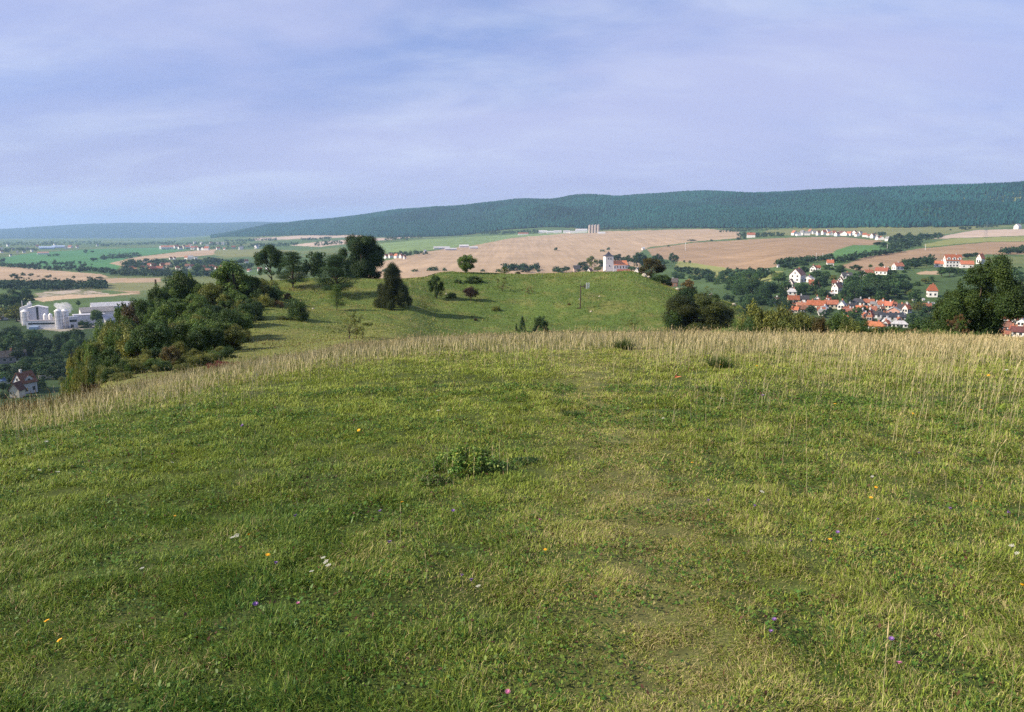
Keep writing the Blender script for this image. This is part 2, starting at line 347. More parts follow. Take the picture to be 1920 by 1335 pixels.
# ------------------------------------------------------------------ ground sheets
TAN = (.37, .272, .178); TAN2 = (.29, .20, .122); PALE = (.42, .33, .26); GRN = (.085, .18, .055); OLV = (.17, .18, .07); YGR = (.22, .235, .08)
FIELDS = [
 ('stubble_field', 'wide pinkish tan stubble field behind the church', TAN, [(690, 512), (712, 491), (800, 472), (890, 459), (960, 444), (1060, 437), (1130, 434), (1240, 431), (1330, 429), (1385, 434), (1390, 446), (1300, 453), (1215, 464), (1190, 480), (1215, 520), (690, 522)]),
 ('stubble_field', 'brown stubble field above the village meadows', TAN2, [(1212, 467), (1300, 455), (1400, 449), (1500, 445), (1580, 444), (1655, 452), (1640, 458), (1560, 474), (1490, 493), (1440, 503), (1400, 507), (1280, 492), (1225, 482)]),
 ('green_field', 'yellow green meadow strip right of the dark roofed barn', YGR, [(1272, 489), (1400, 508), (1470, 508), (1445, 528), (1340, 524), (1262, 505)]),
 ('green_field', 'small bright green field between the two brown fields', GRN, [(1555, 478), (1570, 468), (1600, 459), (1665, 461), (1655, 476), (1600, 486), (1565, 497)]),
 ('stubble_field', 'brown stubble field above the large white guesthouse', TAN2, [(1575, 500), (1620, 482), (1720, 467), (1850, 454), (2100, 450), (2100, 478), (1850, 477), (1760, 490), (1690, 496), (1620, 510)]),
 ('green_field', 'light green strip above the guesthouse field', YGR, [(1730, 459), (1780, 448), (1920, 443), (2100, 442), (2100, 449), (1850, 453), (1735, 463)]),
 ('stubble_field', 'pale pinkish field at the forest foot on the right', PALE, [(1745, 448), (1780, 440), (1830, 431), (2100, 427), (2100, 441), (1920, 442), (1800, 446)]),
 ('green_field', 'olive meadow along the forest foot behind the far village', OLV, [(1420, 441), (1440, 431), (1600, 427), (1740, 426), (1830, 424), (1830, 430), (1760, 441), (1700, 444), (1580, 441)]),
 ('green_field', 'pale green meadow below the factory row', (.16, .23, .09), [(690, 470), (712, 457), (800, 448), (960, 440), (1110, 434), (1130, 436), (1060, 438), (960, 446), (890, 460), (780, 472), (700, 474)]),
 ('stubble_field', 'pale tan strip below the wooded ridge', PALE, [(470, 447), (560, 442), (740, 435), (738, 442), (560, 448), (480, 451)]),
 ('stubble_field', 'second tan strip below the wooded ridge', PALE, [(540, 460), (600, 453), (690, 447), (800, 443), (700, 452), (600, 463)]),
 ('green_field', 'bright green field across the left plain', (.065, .18, .068), [(-60, 497), (0, 484), (60, 474), (200, 466), (370, 464), (350, 469), (235, 484), (225, 500), (212, 513), (150, 506), (60, 500)]),
 ('stubble_field', 'brown strip between green field and left village', TAN, [(205, 494), (250, 483), (330, 473), (405, 467), (400, 478), (300, 485), (230, 499)]),
 ('green_field', 'olive field beside the left village', OLV, [(400, 478), (408, 468), (500, 467), (560, 470), (500, 482), (420, 482)]),
 ('stubble_field', 'tan hillside field on the left above the works', TAN, [(-60, 498), (20, 500), (100, 507), (190, 514), (205, 520), (150, 524), (-60, 525)]),
 ('stubble_field', 'narrow tan strip on the left above the works', TAN, [(20, 526), (120, 523), (300, 521), (300, 529), (160, 531), (100, 536)]),
 ('stubble_field', 'small ploughed patch below the white guesthouse', TAN, [(1716, 512), (1735, 508), (1775, 509), (1760, 515), (1722, 515)]),
]
def in_poly(px, py, poly):
    c = np.zeros(px.shape, bool); n = len(poly)
    for i in range(n):
        x0, y0 = poly[i]; x1, y1 = poly[(i+1) % n]
        if y0 == y1: continue
        m = ((y0 > py) != (y1 > py)) & (px < (x1-x0)*(py-y0)/(y1-y0)+x0); c ^= m
    return c
PATH_PX = [(1290, 1450), (1265, 1335), (1240, 1150), (1205, 1000), (1165, 880), (1130, 780), (1105, 710), (1085, 670), (1060, 645)]
def path_world():
    out = []
    for a, b in PATH_PX:
        r = rfor(a, b, 1.2, 30) if b > 640 else 20
        q = at(a, r, b); out.append((q.x, q.y))
    return np.array(out)
PATHW = path_world()
def path_dist(x, y):
    d = np.full(np.shape(x), 1e9)
    for i in range(len(PATHW)-1):
        a, b = PATHW[i], PATHW[i+1]; ab = b-a; L2 = (ab**2).sum()
        t = np.clip(((x-a[0])*ab[0]+(y-a[1])*ab[1])/L2, 0, 1)
        d = np.minimum(d, np.hypot(x-a[0]-t*ab[0], y-a[1]-t*ab[1]))
    return d
RC = (lambda ph: np.interp(ph, [phi_of(a) for a, b in CREST], [2.475/-(zpix(a, b, 1)-E) for a, b in CREST]))
def ground_color(x, y, r, ph, qx, qy):
    n = len(x); c = np.empty((n, 3))
    near = np.array([.058, .078, .020]); c[:] = near; pdv = np.exp(-(path_dist(x, y)/.45)**2)[:, None]*.45; c = c*(1-pdv)+np.array([.19, .18, .07])*pdv
    hill = np.array([.105, .145, .036]); hill2 = np.array([.18, .175, .058]); hill3 = np.array([.07, .118, .028])
    w = sstep(22, 40, r)[:, None]; nz = fbm(x, y, 9, 4, 31)[:, None]; nz2 = fbm(x, y, 2.5, 3, 33)[:, None]
    hc = hill3+(hill-hill3)*np.clip(nz*1.6-.1, 0, 1); hc = hc+(hill2-hc)*sstep(.52, .8, nz2)*.7
    hc = hc+(hill2-hc)*(sstep(-.04, -.14, ph)*sstep(120, 60, r))[:, None]*.55
    c = c*(1-w)+hc*w
    w = sstep(230, 300, r)[:, None]
    vb = np.array([.070, .115, .040])*(0.8+.5*fbm(x, y, 60, 3, 41)[:, None]); vb = vb+(np.array(OLV)-vb)*sstep(.5, .7, fbm(x, y, 130, 3, 43))[:, None]*.6
    c = c*(1-w)+vb*w
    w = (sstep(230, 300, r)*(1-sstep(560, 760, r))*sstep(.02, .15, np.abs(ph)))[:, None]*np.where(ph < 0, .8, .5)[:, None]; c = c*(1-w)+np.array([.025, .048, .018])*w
    w = sstep(8500, 9500, r)[:, None]; c = c*(1-w)+np.array([.018, .045, .065])*w  # blue of the air haze painted into the farthest hills' base colour
    return c
def build_ground():
    D = math.radians
    ph = np.concatenate([np.arange(-180, -44, 3.0), np.arange(-44, 44, .1), np.arange(44, 180.01, 3.0)])
    ph = np.radians(ph); ph[-1] = math.pi
    r = np.concatenate([[.31], np.exp(np.arange(math.log(.6), math.log(45), .035)), np.exp(np.arange(math.log(45), math.log(220), .012)),
                        np.exp(np.arange(math.log(220), math.log(9500), .0085)), np.exp(np.arange(math.log(9500), math.log(17000), .03)), [17000]])
    P, R = np.meshgrid(ph, r, indexing='ij'); x = (np.sin(P)*R).ravel(); y = (np.cos(P)*R).ravel(); zz = Z(x, y)
    zz[(R.ravel() < .32)] = 0.0
    qx, qy = project(x, y, zz); rr = R.ravel(); pp = P.ravel()
    front = np.abs(pp) < D(42)
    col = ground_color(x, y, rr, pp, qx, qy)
    jx = (fbm(x, y, 25, 2, 61)-.5)*2.0; jy = (fbm(x, y, 25, 2, 67)-.5)*1.2
    inner = (rr > 430) & (rr < 5600) & front
    fid = np.full(len(x), -1)
    for i, (nm, lab, c, poly) in enumerate(FIELDS):
        k = inner & in_poly(qx+jx, qy+jy, poly); fid[k] = i
        col[k] = np.array(c)*(.92+.16*fbm(x[k], y[k], 90, 3, 70+i)[:, None])
    # rubble and worn tracks round the quarry floor
    q = inner & in_poly(qx+jx*3, qy+jy*3, [(66, 549), (120, 540), (190, 545), (215, 556), (150, 560), (80, 562)])
    col[q] = np.where((fbm(x[q], y[q], 9, 3, 77) > .47)[:, None], (.36, .31, .25), (.13, .14, .07))
    q = inner & in_poly(qx+jx, qy+jy, [(60, 560), (130, 552), (210, 552), (262, 548), (262, 551), (200, 556), (130, 560), (80, 566)]); col[q] = (.42, .32, .22)
    q = inner & in_poly(qx+jx*2, qy+jy*2, [(220, 538), (240, 534), (262, 545), (262, 552), (240, 548), (215, 545)]); col[q] = (.30, .22, .14)
    q = inner & in_poly(qx+jx, qy+jy, [(140, 530), (300, 527), (330, 540), (260, 546), (150, 543)]) & (fid < 0); col[q] = (.17, .18, .08)
    q = (rr > 300) & (rr < 640) & front & in_poly(qx+jx, qy+jy, [(30, 600), (60, 588), (240, 588), (240, 606), (120, 622), (60, 616)]); col[q] = (.25, .23, .19)
    npn, nr = len(ph), len(r)
    ii, jj = np.meshgrid(np.arange(npn-1), np.arange(nr-1), indexing='ij'); v0 = (ii*nr+jj).ravel()
    quads = np.stack([v0, v0+1, v0+nr+1, v0+nr], 1)
    quads = quads[:, ::-1]
    cx = x[quads].mean(1); cy = y[quads].mean(1); cr = np.hypot(cx, cy); cph = np.arctan2(cx, cy)
    cls = np.zeros(len(quads), int)                      # 0 meadow 1 knoll 2 valley 3 forest hill 4 distant hills
    cls[cr > 42] = 1; cls[cr > 240] = 2
    pxc = W/2+np.tan(np.clip(cph, -1.2, 1.2))*F/CP
    rb = np.interp(pxc, sorted(FB), [FB[k][0] for k in sorted(FB)])
    cls[(cr > rb*.995) & (pxc > 380) & (cph > -.5) & (cph < 1.3)] = 3; cls[(cr > 8800)] = 4
    ff = fid[quads[:, 0]]; cls = np.where((ff >= 0) & (cls == 2), 100+ff, cls)
    V = np.stack([x, y, zz], 1)
    names = {0: ('meadow', 'near grassy hilltop sloping away to a dry crest'), 1: ('knoll', 'green grassy knoll beyond the near meadow'),
             2: ('valley_floor', 'green valley floor under the villages'), 3: ('forest_hill', 'long hill under the forest'), 4: ('distant_hills', 'faint blue hills on the horizon')}
    for c in sorted(set(cls.tolist())):
        q = quads[cls == c]; u, inv = np.unique(q.ravel(), return_inverse=True)
        nm, lab = names[c] if c < 100 else FIELDS[c-100][:2]
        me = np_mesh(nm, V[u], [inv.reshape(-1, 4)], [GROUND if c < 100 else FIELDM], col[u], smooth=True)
        tag(link(nm, me), lab, 'field' if c >= 100 else 'ground', kind='structure')
build_ground()

# ------------------------------------------------------------------ haze
def build_haze():
    m = bpy.data.materials.new('haze_air'); m.use_nodes = True; nt = m.node_tree; nt.nodes.clear()
    out = nt.nodes.new('ShaderNodeOutputMaterial'); v = nt.nodes.new('ShaderNodeVolumePrincipled')
    v.inputs['Color'].default_value = (.44, .68, 1.0, 1); v.inputs['Density'].default_value = 0.000072
    v.inputs['Anisotropy'].default_value = 0.1
    nt.links.new(v.outputs[0], out.inputs['Volume'])
    S = 17400; zb, zt = -93.0, 300.0
    V = [(-S, -S, zb), (S, -S, zb), (S, S, zb), (-S, S, zb), (-S, -S, zt), (S, -S, zt), (S, S, zt), (-S, S, zt)]
    Fc = np.array([(3, 2, 1, 0), (4, 5, 6, 7), (0, 1, 5, 4), (1, 2, 6, 5), (2, 3, 7, 6), (3, 0, 4, 7)])
    tag(link('haze', np_mesh('haze', np.array(V, float), [Fc], [m])), 'blue air haze over the valley', 'haze', kind='stuff')

# ------------------------------------------------------------------ grass
def polar_points(n, r0, r1, p0, p1):
    r = np.sqrt(rng.uniform(r0*r0, r1*r1, n)); a = rng.uniform(p0, p1, n); return r*np.sin(a), r*np.cos(a), r, a
def blades(x, y, L, Wd, lean, az, col, col2=None, z0=None, name='g'):
    """curved tapering blades: two-segment strips"""
    n = len(x); zz = Z(x, y) if z0 is None else z0
    b = np.stack([x, y, zz-.004], 1)
    hd = np.stack([np.sin(az), np.cos(az), np.zeros(n)], 1); up = np.array([0, 0, 1.0])
    def dirv(t): return hd*np.sin(t)[:, None]+up*np.cos(t)[:, None]
    p1 = b+dirv(lean*.55)*(L*.5)[:, None]; p2 = p1+dirv(np.minimum(lean*1.25, 1.75))*(L*.5)[:, None]
    tw = az+math.pi/2+rng.uniform(-.7, .7, n); sd = np.stack([np.sin(tw), np.cos(tw), np.zeros(n)], 1)*(Wd/2)[:, None]
    V = np.stack([b-sd, b+sd, p1+sd*.85, p1-sd*.85, p2], 1).reshape(-1, 3)
    i = np.arange(n)*5
    Q = np.stack([i, i+1, i+2, i+3], 1); T = np.stack([i+3, i+2, i+4], 1)
    c = np.repeat(col, 5, 0)
    return V, Q, T, c
def merge(parts):
    V, Q, T, C = [], [], [], []; o = 0
    for v, q, t, c in parts:
        V.append(v); Q.append(q+o); T.append(t+o); C.append(c); o += len(v)
    return np.concatenate(V), [np.concatenate(Q), np.concatenate(T)], np.concatenate(C)
def tones(x, y, r, ph):
    """0..1 dryness and 0..1 yellowness of the turf at each spot"""
    qx = W/2+np.tan(ph)*F*1.0/CP; rc = RC(ph); k = r/rc
    pd = path_dist(x, y)
    n1 = fbm(x, y, 1.3, 4, 101); n2 = fbm(x, y, .35, 3, 105); n3 = fbm(x, y, 4.0, 3, 109)
    path = np.exp(-(pd/.42)**2)
    dry = .15+.50*path*sstep(1.5, 3, r)*(1-.5*sstep(6, 12, r))+.16*sstep(-.05, .22, ph)+.75*sstep(.60, .92, k)+.55*(n1-.5)+.45*(n2-.5)
    dry -= .16*sstep(.05, -.35, ph)*(1-sstep(.55, .85, k))
    yel = .38+.38*path+.40*sstep(.08, .5, k)-.34*sstep(.0, -.5, ph)*(1-sstep(.3, .7, k))+.10*sstep(.0, .3, ph)+1.0*(n3-.5)+.5*(n2-.5)
    return np.clip(dry, .02, .97), np.clip(yel, 0, 1), k
G0 = np.array([.044, .130, .018]); G1 = np.array([.292, .352, .056]); ST0 = np.array([.58, .51, .23]); ST1 = np.array([.38, .31, .13]); RU = np.array([.16, .065, .035])
def turf_colors(dry, yel, n):
    c = G0+(G1-G0)*np.clip(yel+rng.normal(0, .22, n), 0, 1)[:, None]
    c = c*rng.uniform(.5, 1.45, n)[:, None]
    d = rng.random(n) < dry*.62
    t = rng.random(n)[:, None]; s = (ST1+(ST0-ST1)*t)*rng.uniform(.7, 1.15, n)[:, None]
    c = np.where(d[:, None], s, c)
    ru = rng.random(n) < .02; c[ru] = RU*rng.uniform(.7, 1.3, (ru.sum(), 1))
    return c, d
def build_turf():
    A0, A1 = math.radians(-43), math.radians(43); parts = []
    for r0, r1, dens in ((1.5, 3.2, 38000), (3.2, 5.2, 27000), (5.2, 8.5, 13000), (8.5, 13, 5200), (13, 19, 1700), (19, 34, 420)):
        n = int(.5*(A1-A0)*(r1*r1-r0*r0)*dens); x, y, r, ph = polar_points(n, r0, r1, A0, A1)
        rc = RC(ph); keep = r < rc*1.5
        clump = np.clip(.5+1.7*(fbm(x, y, .17, 3, 121)-.5), .05, 1); keep &= rng.random(n) < np.clip(.35+1.5*(clump-.22), .38, 1)
        x, y, r, ph, clump = x[keep], y[keep], r[keep], ph[keep], clump[keep]; n = len(x)
        dry, yel, k = tones(x, y, r, ph); col, d = turf_colors(dry, yel, n)
        pd = np.exp(-(path_dist(x, y)/.4)**2)
        L = rng.uniform(.016, .052, n)*(.45+1.1*clump)*(1-.3*pd)*(1+.3*sstep(.6, 1, k)); L *= np.where(d, 1.25, 1)
        lean = np.abs(rng.normal(1.05, .5, n))+pd*.25+np.where(d, .35, 0); lean = np.clip(lean, .05, 1.5)
        Wd = np.maximum(rng.uniform(.0020, .0048, n), r*.00080)*np.where(d, .75, 1)
        # lie of the grass: a slowly turning common direction with strong scatter
        az = fbm(x, y, .5, 2, 131)*12+rng.normal(0, 1.3, n)
        parts.append(blades(x, y, L, Wd, lean, az, col))
    V, Fs, C = merge(parts)
    tag(link('short_grass', np_mesh('short_grass', V, Fs, [GRASS], C)), 'short mixed green and straw coloured turf of the meadow', 'grass', kind='stuff')
    # small broad leaves of herbs and clover low in the turf
    n = 170000; x, y, r, ph = polar_points(n, 1.5, 9, A0, A1); cl = fbm(x, y, .28, 3, 141); keep = rng.random(n) < sstep(.40, .62, cl); x, y, r, ph = x[keep], y[keep], r[keep], ph[keep]; n = len(x)
    dry, yel, k = tones(x, y, r, ph); zz = Z(x, y)+rng.uniform(.008, .035, n); s = rng.uniform(.004, .012, n)*np.maximum(1, r/6)
    a = rng.uniform(0, 6.28, n); t = rng.normal(0, .5, n); u = np.stack([np.cos(a), np.sin(a), t], 1)*s[:, None]
    w = np.stack([-np.sin(a), np.cos(a), rng.normal(0, .5, n)], 1)*(s*.55)[:, None]; c0 = np.stack([x, y, zz], 1)
    V = np.stack([c0-u, c0-u*.1-w, c0+u, c0-u*.1+w], 1).reshape(-1, 3); Q = (np.arange(n)*4)[:, None]+np.arange(4)
    col = (G0*1.05+(G1*.7-G0)*rng.random(n)[:, None]*.6)*rng.uniform(.7, 1.3, n)[:, None]; br = rng.random(n) < .05; col[br] = (.11, .05, .03)
    tag(link('herb_leaves', np_mesh('herb_leaves', V, [Q], [GRASS], np.repeat(col, 4, 0))), 'small broad herb leaves scattered through the turf', 'grass', kind='stuff')
def stalks(x, y, Ht, col, r, wk=.00055, headk=1.0, lean=.22):
    n = len(x); az = rng.uniform(0, 6.28, n)*.5+1.2; ln = np.abs(rng.normal(0, lean, n))
    b = np.stack([x, y, Z(x, y)], 1); hd = np.stack([np.sin(az), np.cos(az), np.zeros(n)], 1); up = np.array([0, 0, 1.0])
    d = lambda t: hd*np.sin(t)[:, None]+up*np.cos(t)[:, None]
    p1 = b+d(ln*.5)*(Ht*.6)[:, None]; p2 = p1+d(ln*1.3)*(Ht*.4)[:, None]
    wd = np.maximum(.0010, r*wk*.55)
    tw = np.arctan2(x, y)+math.pi/2+rng.uniform(-.5, .5, n); sd = np.stack([np.sin(tw), np.cos(tw), np.zeros(n)], 1)
    s1 = sd*(wd/2)[:, None]; V1 = np.stack([b-s1, b+s1, p1+s1, p1-s1, p2], 1).reshape(-1, 3); i = np.arange(n)*5
    Q = np.stack([i, i+1, i+2, i+3], 1); T = np.stack([i+3, i+2, i+4], 1)
    # seed heads: a slim diamond each
    hl = Ht*rng.uniform(.14, .26, n); ax = (p2-p1); ax /= np.linalg.norm(ax, axis=1)[:, None]
    hw = sd*(np.maximum(.0022, r*wk*.56)*headk)[:, None]
    a0 = p2-ax*(hl)[:, None]; a1 = p2+ax*(hl*.15)[:, None]; am = p2-ax*(hl*.45)[:, None]
    V2 = np.stack([a0, am+hw, a1, am-hw], 1).reshape(-1, 3); Q2 = (np.arange(n)*4)[:, None]+np.arange(4)+len(V1)
    return np.concatenate([V1, V2]), np.concatenate([Q, Q2]), T, np.concatenate([np.repeat(col, 5, 0), np.repeat(col*np.array([1.0, .92, .86]), 4, 0)])
def straw_colors(n, g=.12):
    t = rng.random(n)[:, None]; c = (np.array([.43, .37, .18])+(np.array([.72, .63, .38])-np.array([.43, .37, .18]))*t)*rng.uniform(.75, 1.15, n)[:, None]
    m = rng.random(n) < g; c[m] = np.array([.16, .17, .05])*rng.uniform(.7, 1.3, (m.sum(), 1)); return c
def build_dry():
    parts = []
    A0, A1 = math.radians(-44), math.radians(44)
    # dense tall dry grass along the crest
    n = 430000; x, y, r, ph = polar_points(n, 6, 31, A0, A1); rc = RC(ph); k = r/rc
    n1 = fbm(x, y, 1.6, 4, 151); n2 = fbm(x, y, .5, 3, 155)
    start = .66-.08*sstep(.1, .35, ph)+.13*np.exp(-((ph-.06)/.10)**2)+.06*sstep(-.1, -.4, ph)
    dens = sstep(0, .42, k-start+.45*(n1-.5))**1.3*(1-sstep(1.25, 1.6, k))*np.clip(.3+1.7*(n2-.25), .15, 1)
    dens = dens*(.55+.45*sstep(.85, 1.05, k))
    kp = rng.random(n) < dens; x, y, r, ph, k = x[kp], y[kp], r[kp], ph[kp], k[kp]; n = len(x)
    Ht = (.065+.19*rng.beta(1.6, 2.2, n))*(.45+1.1*fbm(x, y, .7, 3, 159))*(.6+.4*sstep(.5, .95, k)); col = straw_colors(n, .14)
    lf = sstep(-.38, -.52, ph)*.7; m = rng.random(n) < lf; col[m] = np.array([.13, .12, .04])*rng.uniform(.6, 1.3, (m.sum(), 1))
    m = rng.random(n) < lf*.35; col[m] = np.array([.17, .09, .045])*rng.uniform(.6, 1.3, (m.sum(), 1))
    parts.append(stalks(x, y, Ht, col, r, lean=.42))
    # scattered stalks over the meadow, many on the right
    n = 62000; x, y, r, ph = polar_points(n, 1.8, 18, A0, A1); k = r/RC(ph); pd = path_dist(x, y)
    n1 = fbm(x, y, .7, 3, 161)
    dens = (.05+.38*sstep(.04, .24, ph)*sstep(.12, .5, k)+.25*sstep(.45, .7, k))*np.clip(2.6*(n1-.36), 0.03, 1)*(1-.85*np.exp(-(pd/.5)**2))
    dens *= 1-.6*sstep(-.05, -.3, ph)*(1-sstep(.5, .7, k))
    kp = (rng.random(n) < dens) & (k < 1); x, y, r = x[kp], y[kp], r[kp]; n = len(x)
    parts.append(stalks(x, y, rng.uniform(.10, .34, n), straw_colors(n, .2), r, .00042, .9, .38))
    V, Fs, C = merge(parts)
    tag(link('dry_grass', np_mesh('dry_grass', V, Fs, [STRAW], C)), 'tall straw coloured dry grass stalks along the meadow crest', 'grass', kind='stuff')
    # green blade base under the crest stalks
    n = 90000; x, y, r, ph = polar_points(n, 7, 30, A0, A1); k = r/RC(ph); kp = (k > .7) & (k < 1.5); x, y, r, ph, k = x[kp], y[kp], r[kp], ph[kp], k[kp]; n = len(x)
    col = straw_colors(n, .45); V, Q, T, C = blades(x, y, rng.uniform(.10, .24, n), np.maximum(.003, r*.0006), np.abs(rng.normal(.35, .25, n)), rng.uniform(0, 6.28, n), col)
    tag(link('rough_grass', np_mesh('rough_grass', V, [Q, T], [GRASS], C)), 'rough half green grass under the dry stalks', 'grass', kind='stuff')
def build_knoll_grass():
    n = 330000; x, y, r, ph = polar_points(n, 38, 185, math.radians(-40), math.radians(24)); keep = (rng.random(n) < np.clip((95/r)**1.0, .3, 1))
    x, y, r, ph = x[keep], y[keep], r[keep], ph[keep]; n = len(x)
    n1 = fbm(x, y, 11, 3, 171); n2 = fbm(x, y, 2.2, 3, 173); n3 = fbm(x, y, 22, 3, 175)
    yel = np.clip(.40+1.3*(n1-.5)+.9*(n2-.5)+.75*sstep(-.05, -.16, ph)*(.6+.8*n3)-.15+.35*sstep(148, 160, r), 0, 1)
    g0 = np.array([.080, .165, .026]); g1 = np.array([.25, .27, .065])
    col = (g0+(g1-g0)*yel[:, None])*rng.uniform(.85, 1.15, n)[:, None]
    d = rng.random(n) < .04+.12*yel; col[d] = np.array([.33, .26, .13])*rng.uniform(.7, 1.1, (d.sum(), 1))
    br = (rng.random(n) < .35*sstep(.60, .72, n1)*sstep(0, -.3, ph)); col[br] = np.array([.13, .075, .035])*rng.uniform(.7, 1.3, (br.sum(), 1))
    L = rng.uniform(.05, .16, n)*(.5+n2)*(r/100)**.5; Wd = rng.uniform(.05, .13, n)*(r/100)
    V, Q, T, C = blades(x, y, L, Wd, np.abs(rng.normal(.5, .4, n)), rng.uniform(0, 6.28, n), col)
    tag(link('knoll_grass', np_mesh('knoll_grass', V, [Q, T], [GRASS], C)), 'tussocky green and olive grass covering the knoll', 'grass', kind='stuff')
build_turf(); build_dry(); build_knoll_grass()

# ------------------------------------------------------------------ trees and shrubs
def tube(pts, rad, sides=6):
    pts = np.array(pts, float); rad = np.array(rad, float); n = len(pts); V = []
    for i in range(n):
        t = pts[min(i+1, n-1)]-pts[max(i-1, 0)]; t /= max(np.linalg.norm(t), 1e-9)
        a = np.cross(t, [0, 0, 1.0]); a = np.array([1.0, 0, 0]) if np.linalg.norm(a) < 1e-3 else a/np.linalg.norm(a); b = np.cross(t, a)
        an = np.arange(sides)*2*math.pi/sides; V.append(pts[i]+rad[i]*(np.cos(an)[:, None]*a+np.sin(an)[:, None]*b))
    V = np.concatenate(V); k = np.arange(sides); Q = []
    for i in range(n-1): Q.append(np.stack([i*sides+k, i*sides+(k+1) % sides, (i+1)*sides+(k+1) % sides, (i+1)*sides+k], 1))
    return V, np.concatenate(Q)
def leaves(centers, radii, n, size, R, light=.3, upb=.35, flat=1.0, shell=.55):
    """n leaf faces spread through ellipsoidal clumps; centers (m,3), radii (m,3)"""
    centers = np.array(centers, float); radii = np.array(radii, float); m = len(centers)
    w = (radii[:, 0]*radii[:, 1]+radii[:, 0]*radii[:, 2]); w = w/w.sum(); k = R.choice(m, n, p=w)
    d = R.normal(size=(n, 3)); d /= np.linalg.norm(d, axis=1)[:, None]
    rr = (shell+(1-shell)*R.random(n)**.6)[:, None]*(1+.18*R.normal(size=n))[:, None]
    c = centers[k]+d*rr*radii[k]
    nrm = d/radii[k]; nrm /= np.linalg.norm(nrm, axis=1)[:, None]; nrm = nrm+R.normal(size=(n, 3))*.65+np.array([0, 0, upb]); nrm /= np.linalg.norm(nrm, axis=1)[:, None]
    a = np.cross(nrm, R.normal(size=(n, 3))); a /= np.linalg.norm(a, axis=1)[:, None]; b = np.cross(nrm, a)
    s = size*R.uniform(.6, 1.4, n); u = a*s[:, None]; v = b*(s*R.uniform(.45, .75, n))[:, None]*flat
    V = np.stack([c-u, c-v+u*.1, c+u, c+v+u*.1], 1).reshape(-1, 3); Q = (np.arange(n)*4)[:, None]+np.arange(4)
    tone = R.uniform(1-light, 1+light, m)[k]*R.uniform(.72, 1.28, n)
    hue = (R.uniform(-1, 1, m)[k]*.5+R.uniform(-1, 1, n)*.5)
    C = np.stack([tone*(1+.22*hue), tone*(1+.05*hue), tone*(1-.25*hue)], 1)
    return V, Q, np.repeat(C, 4, 0)
def limbs(centers, h0, R, r0=.022, k=9, top=.7, sides=5):
    parts = []; centers = np.array(centers); j = R.normal(0, .012, (4, 2))
    tr = [(0, 0, -.03)]+[(j[i, 0], j[i, 1], top*(i+1)/4) for i in range(4)]
    parts.append(tube(tr, [r0*1.5, r0*1.05, r0*.85, r0*.6, r0*.25], sides+1))
    for c in centers[R.permutation(len(centers))[:k]]:
        zb = min(top*.9, max(h0, c[2]*R.uniform(.35, .65))); s = np.array([0, 0, zb]); mid = s*.5+c*.5+np.array([0, 0, .03])
        parts.append(tube([s, mid, c], [r0*.5, r0*.32, r0*.10], 4))
    V, Q, o = [], [], 0
    for v, q in parts: V.append(v); Q.append(q+o); o += len(v)
    return np.concatenate(V), np.concatenate(Q)
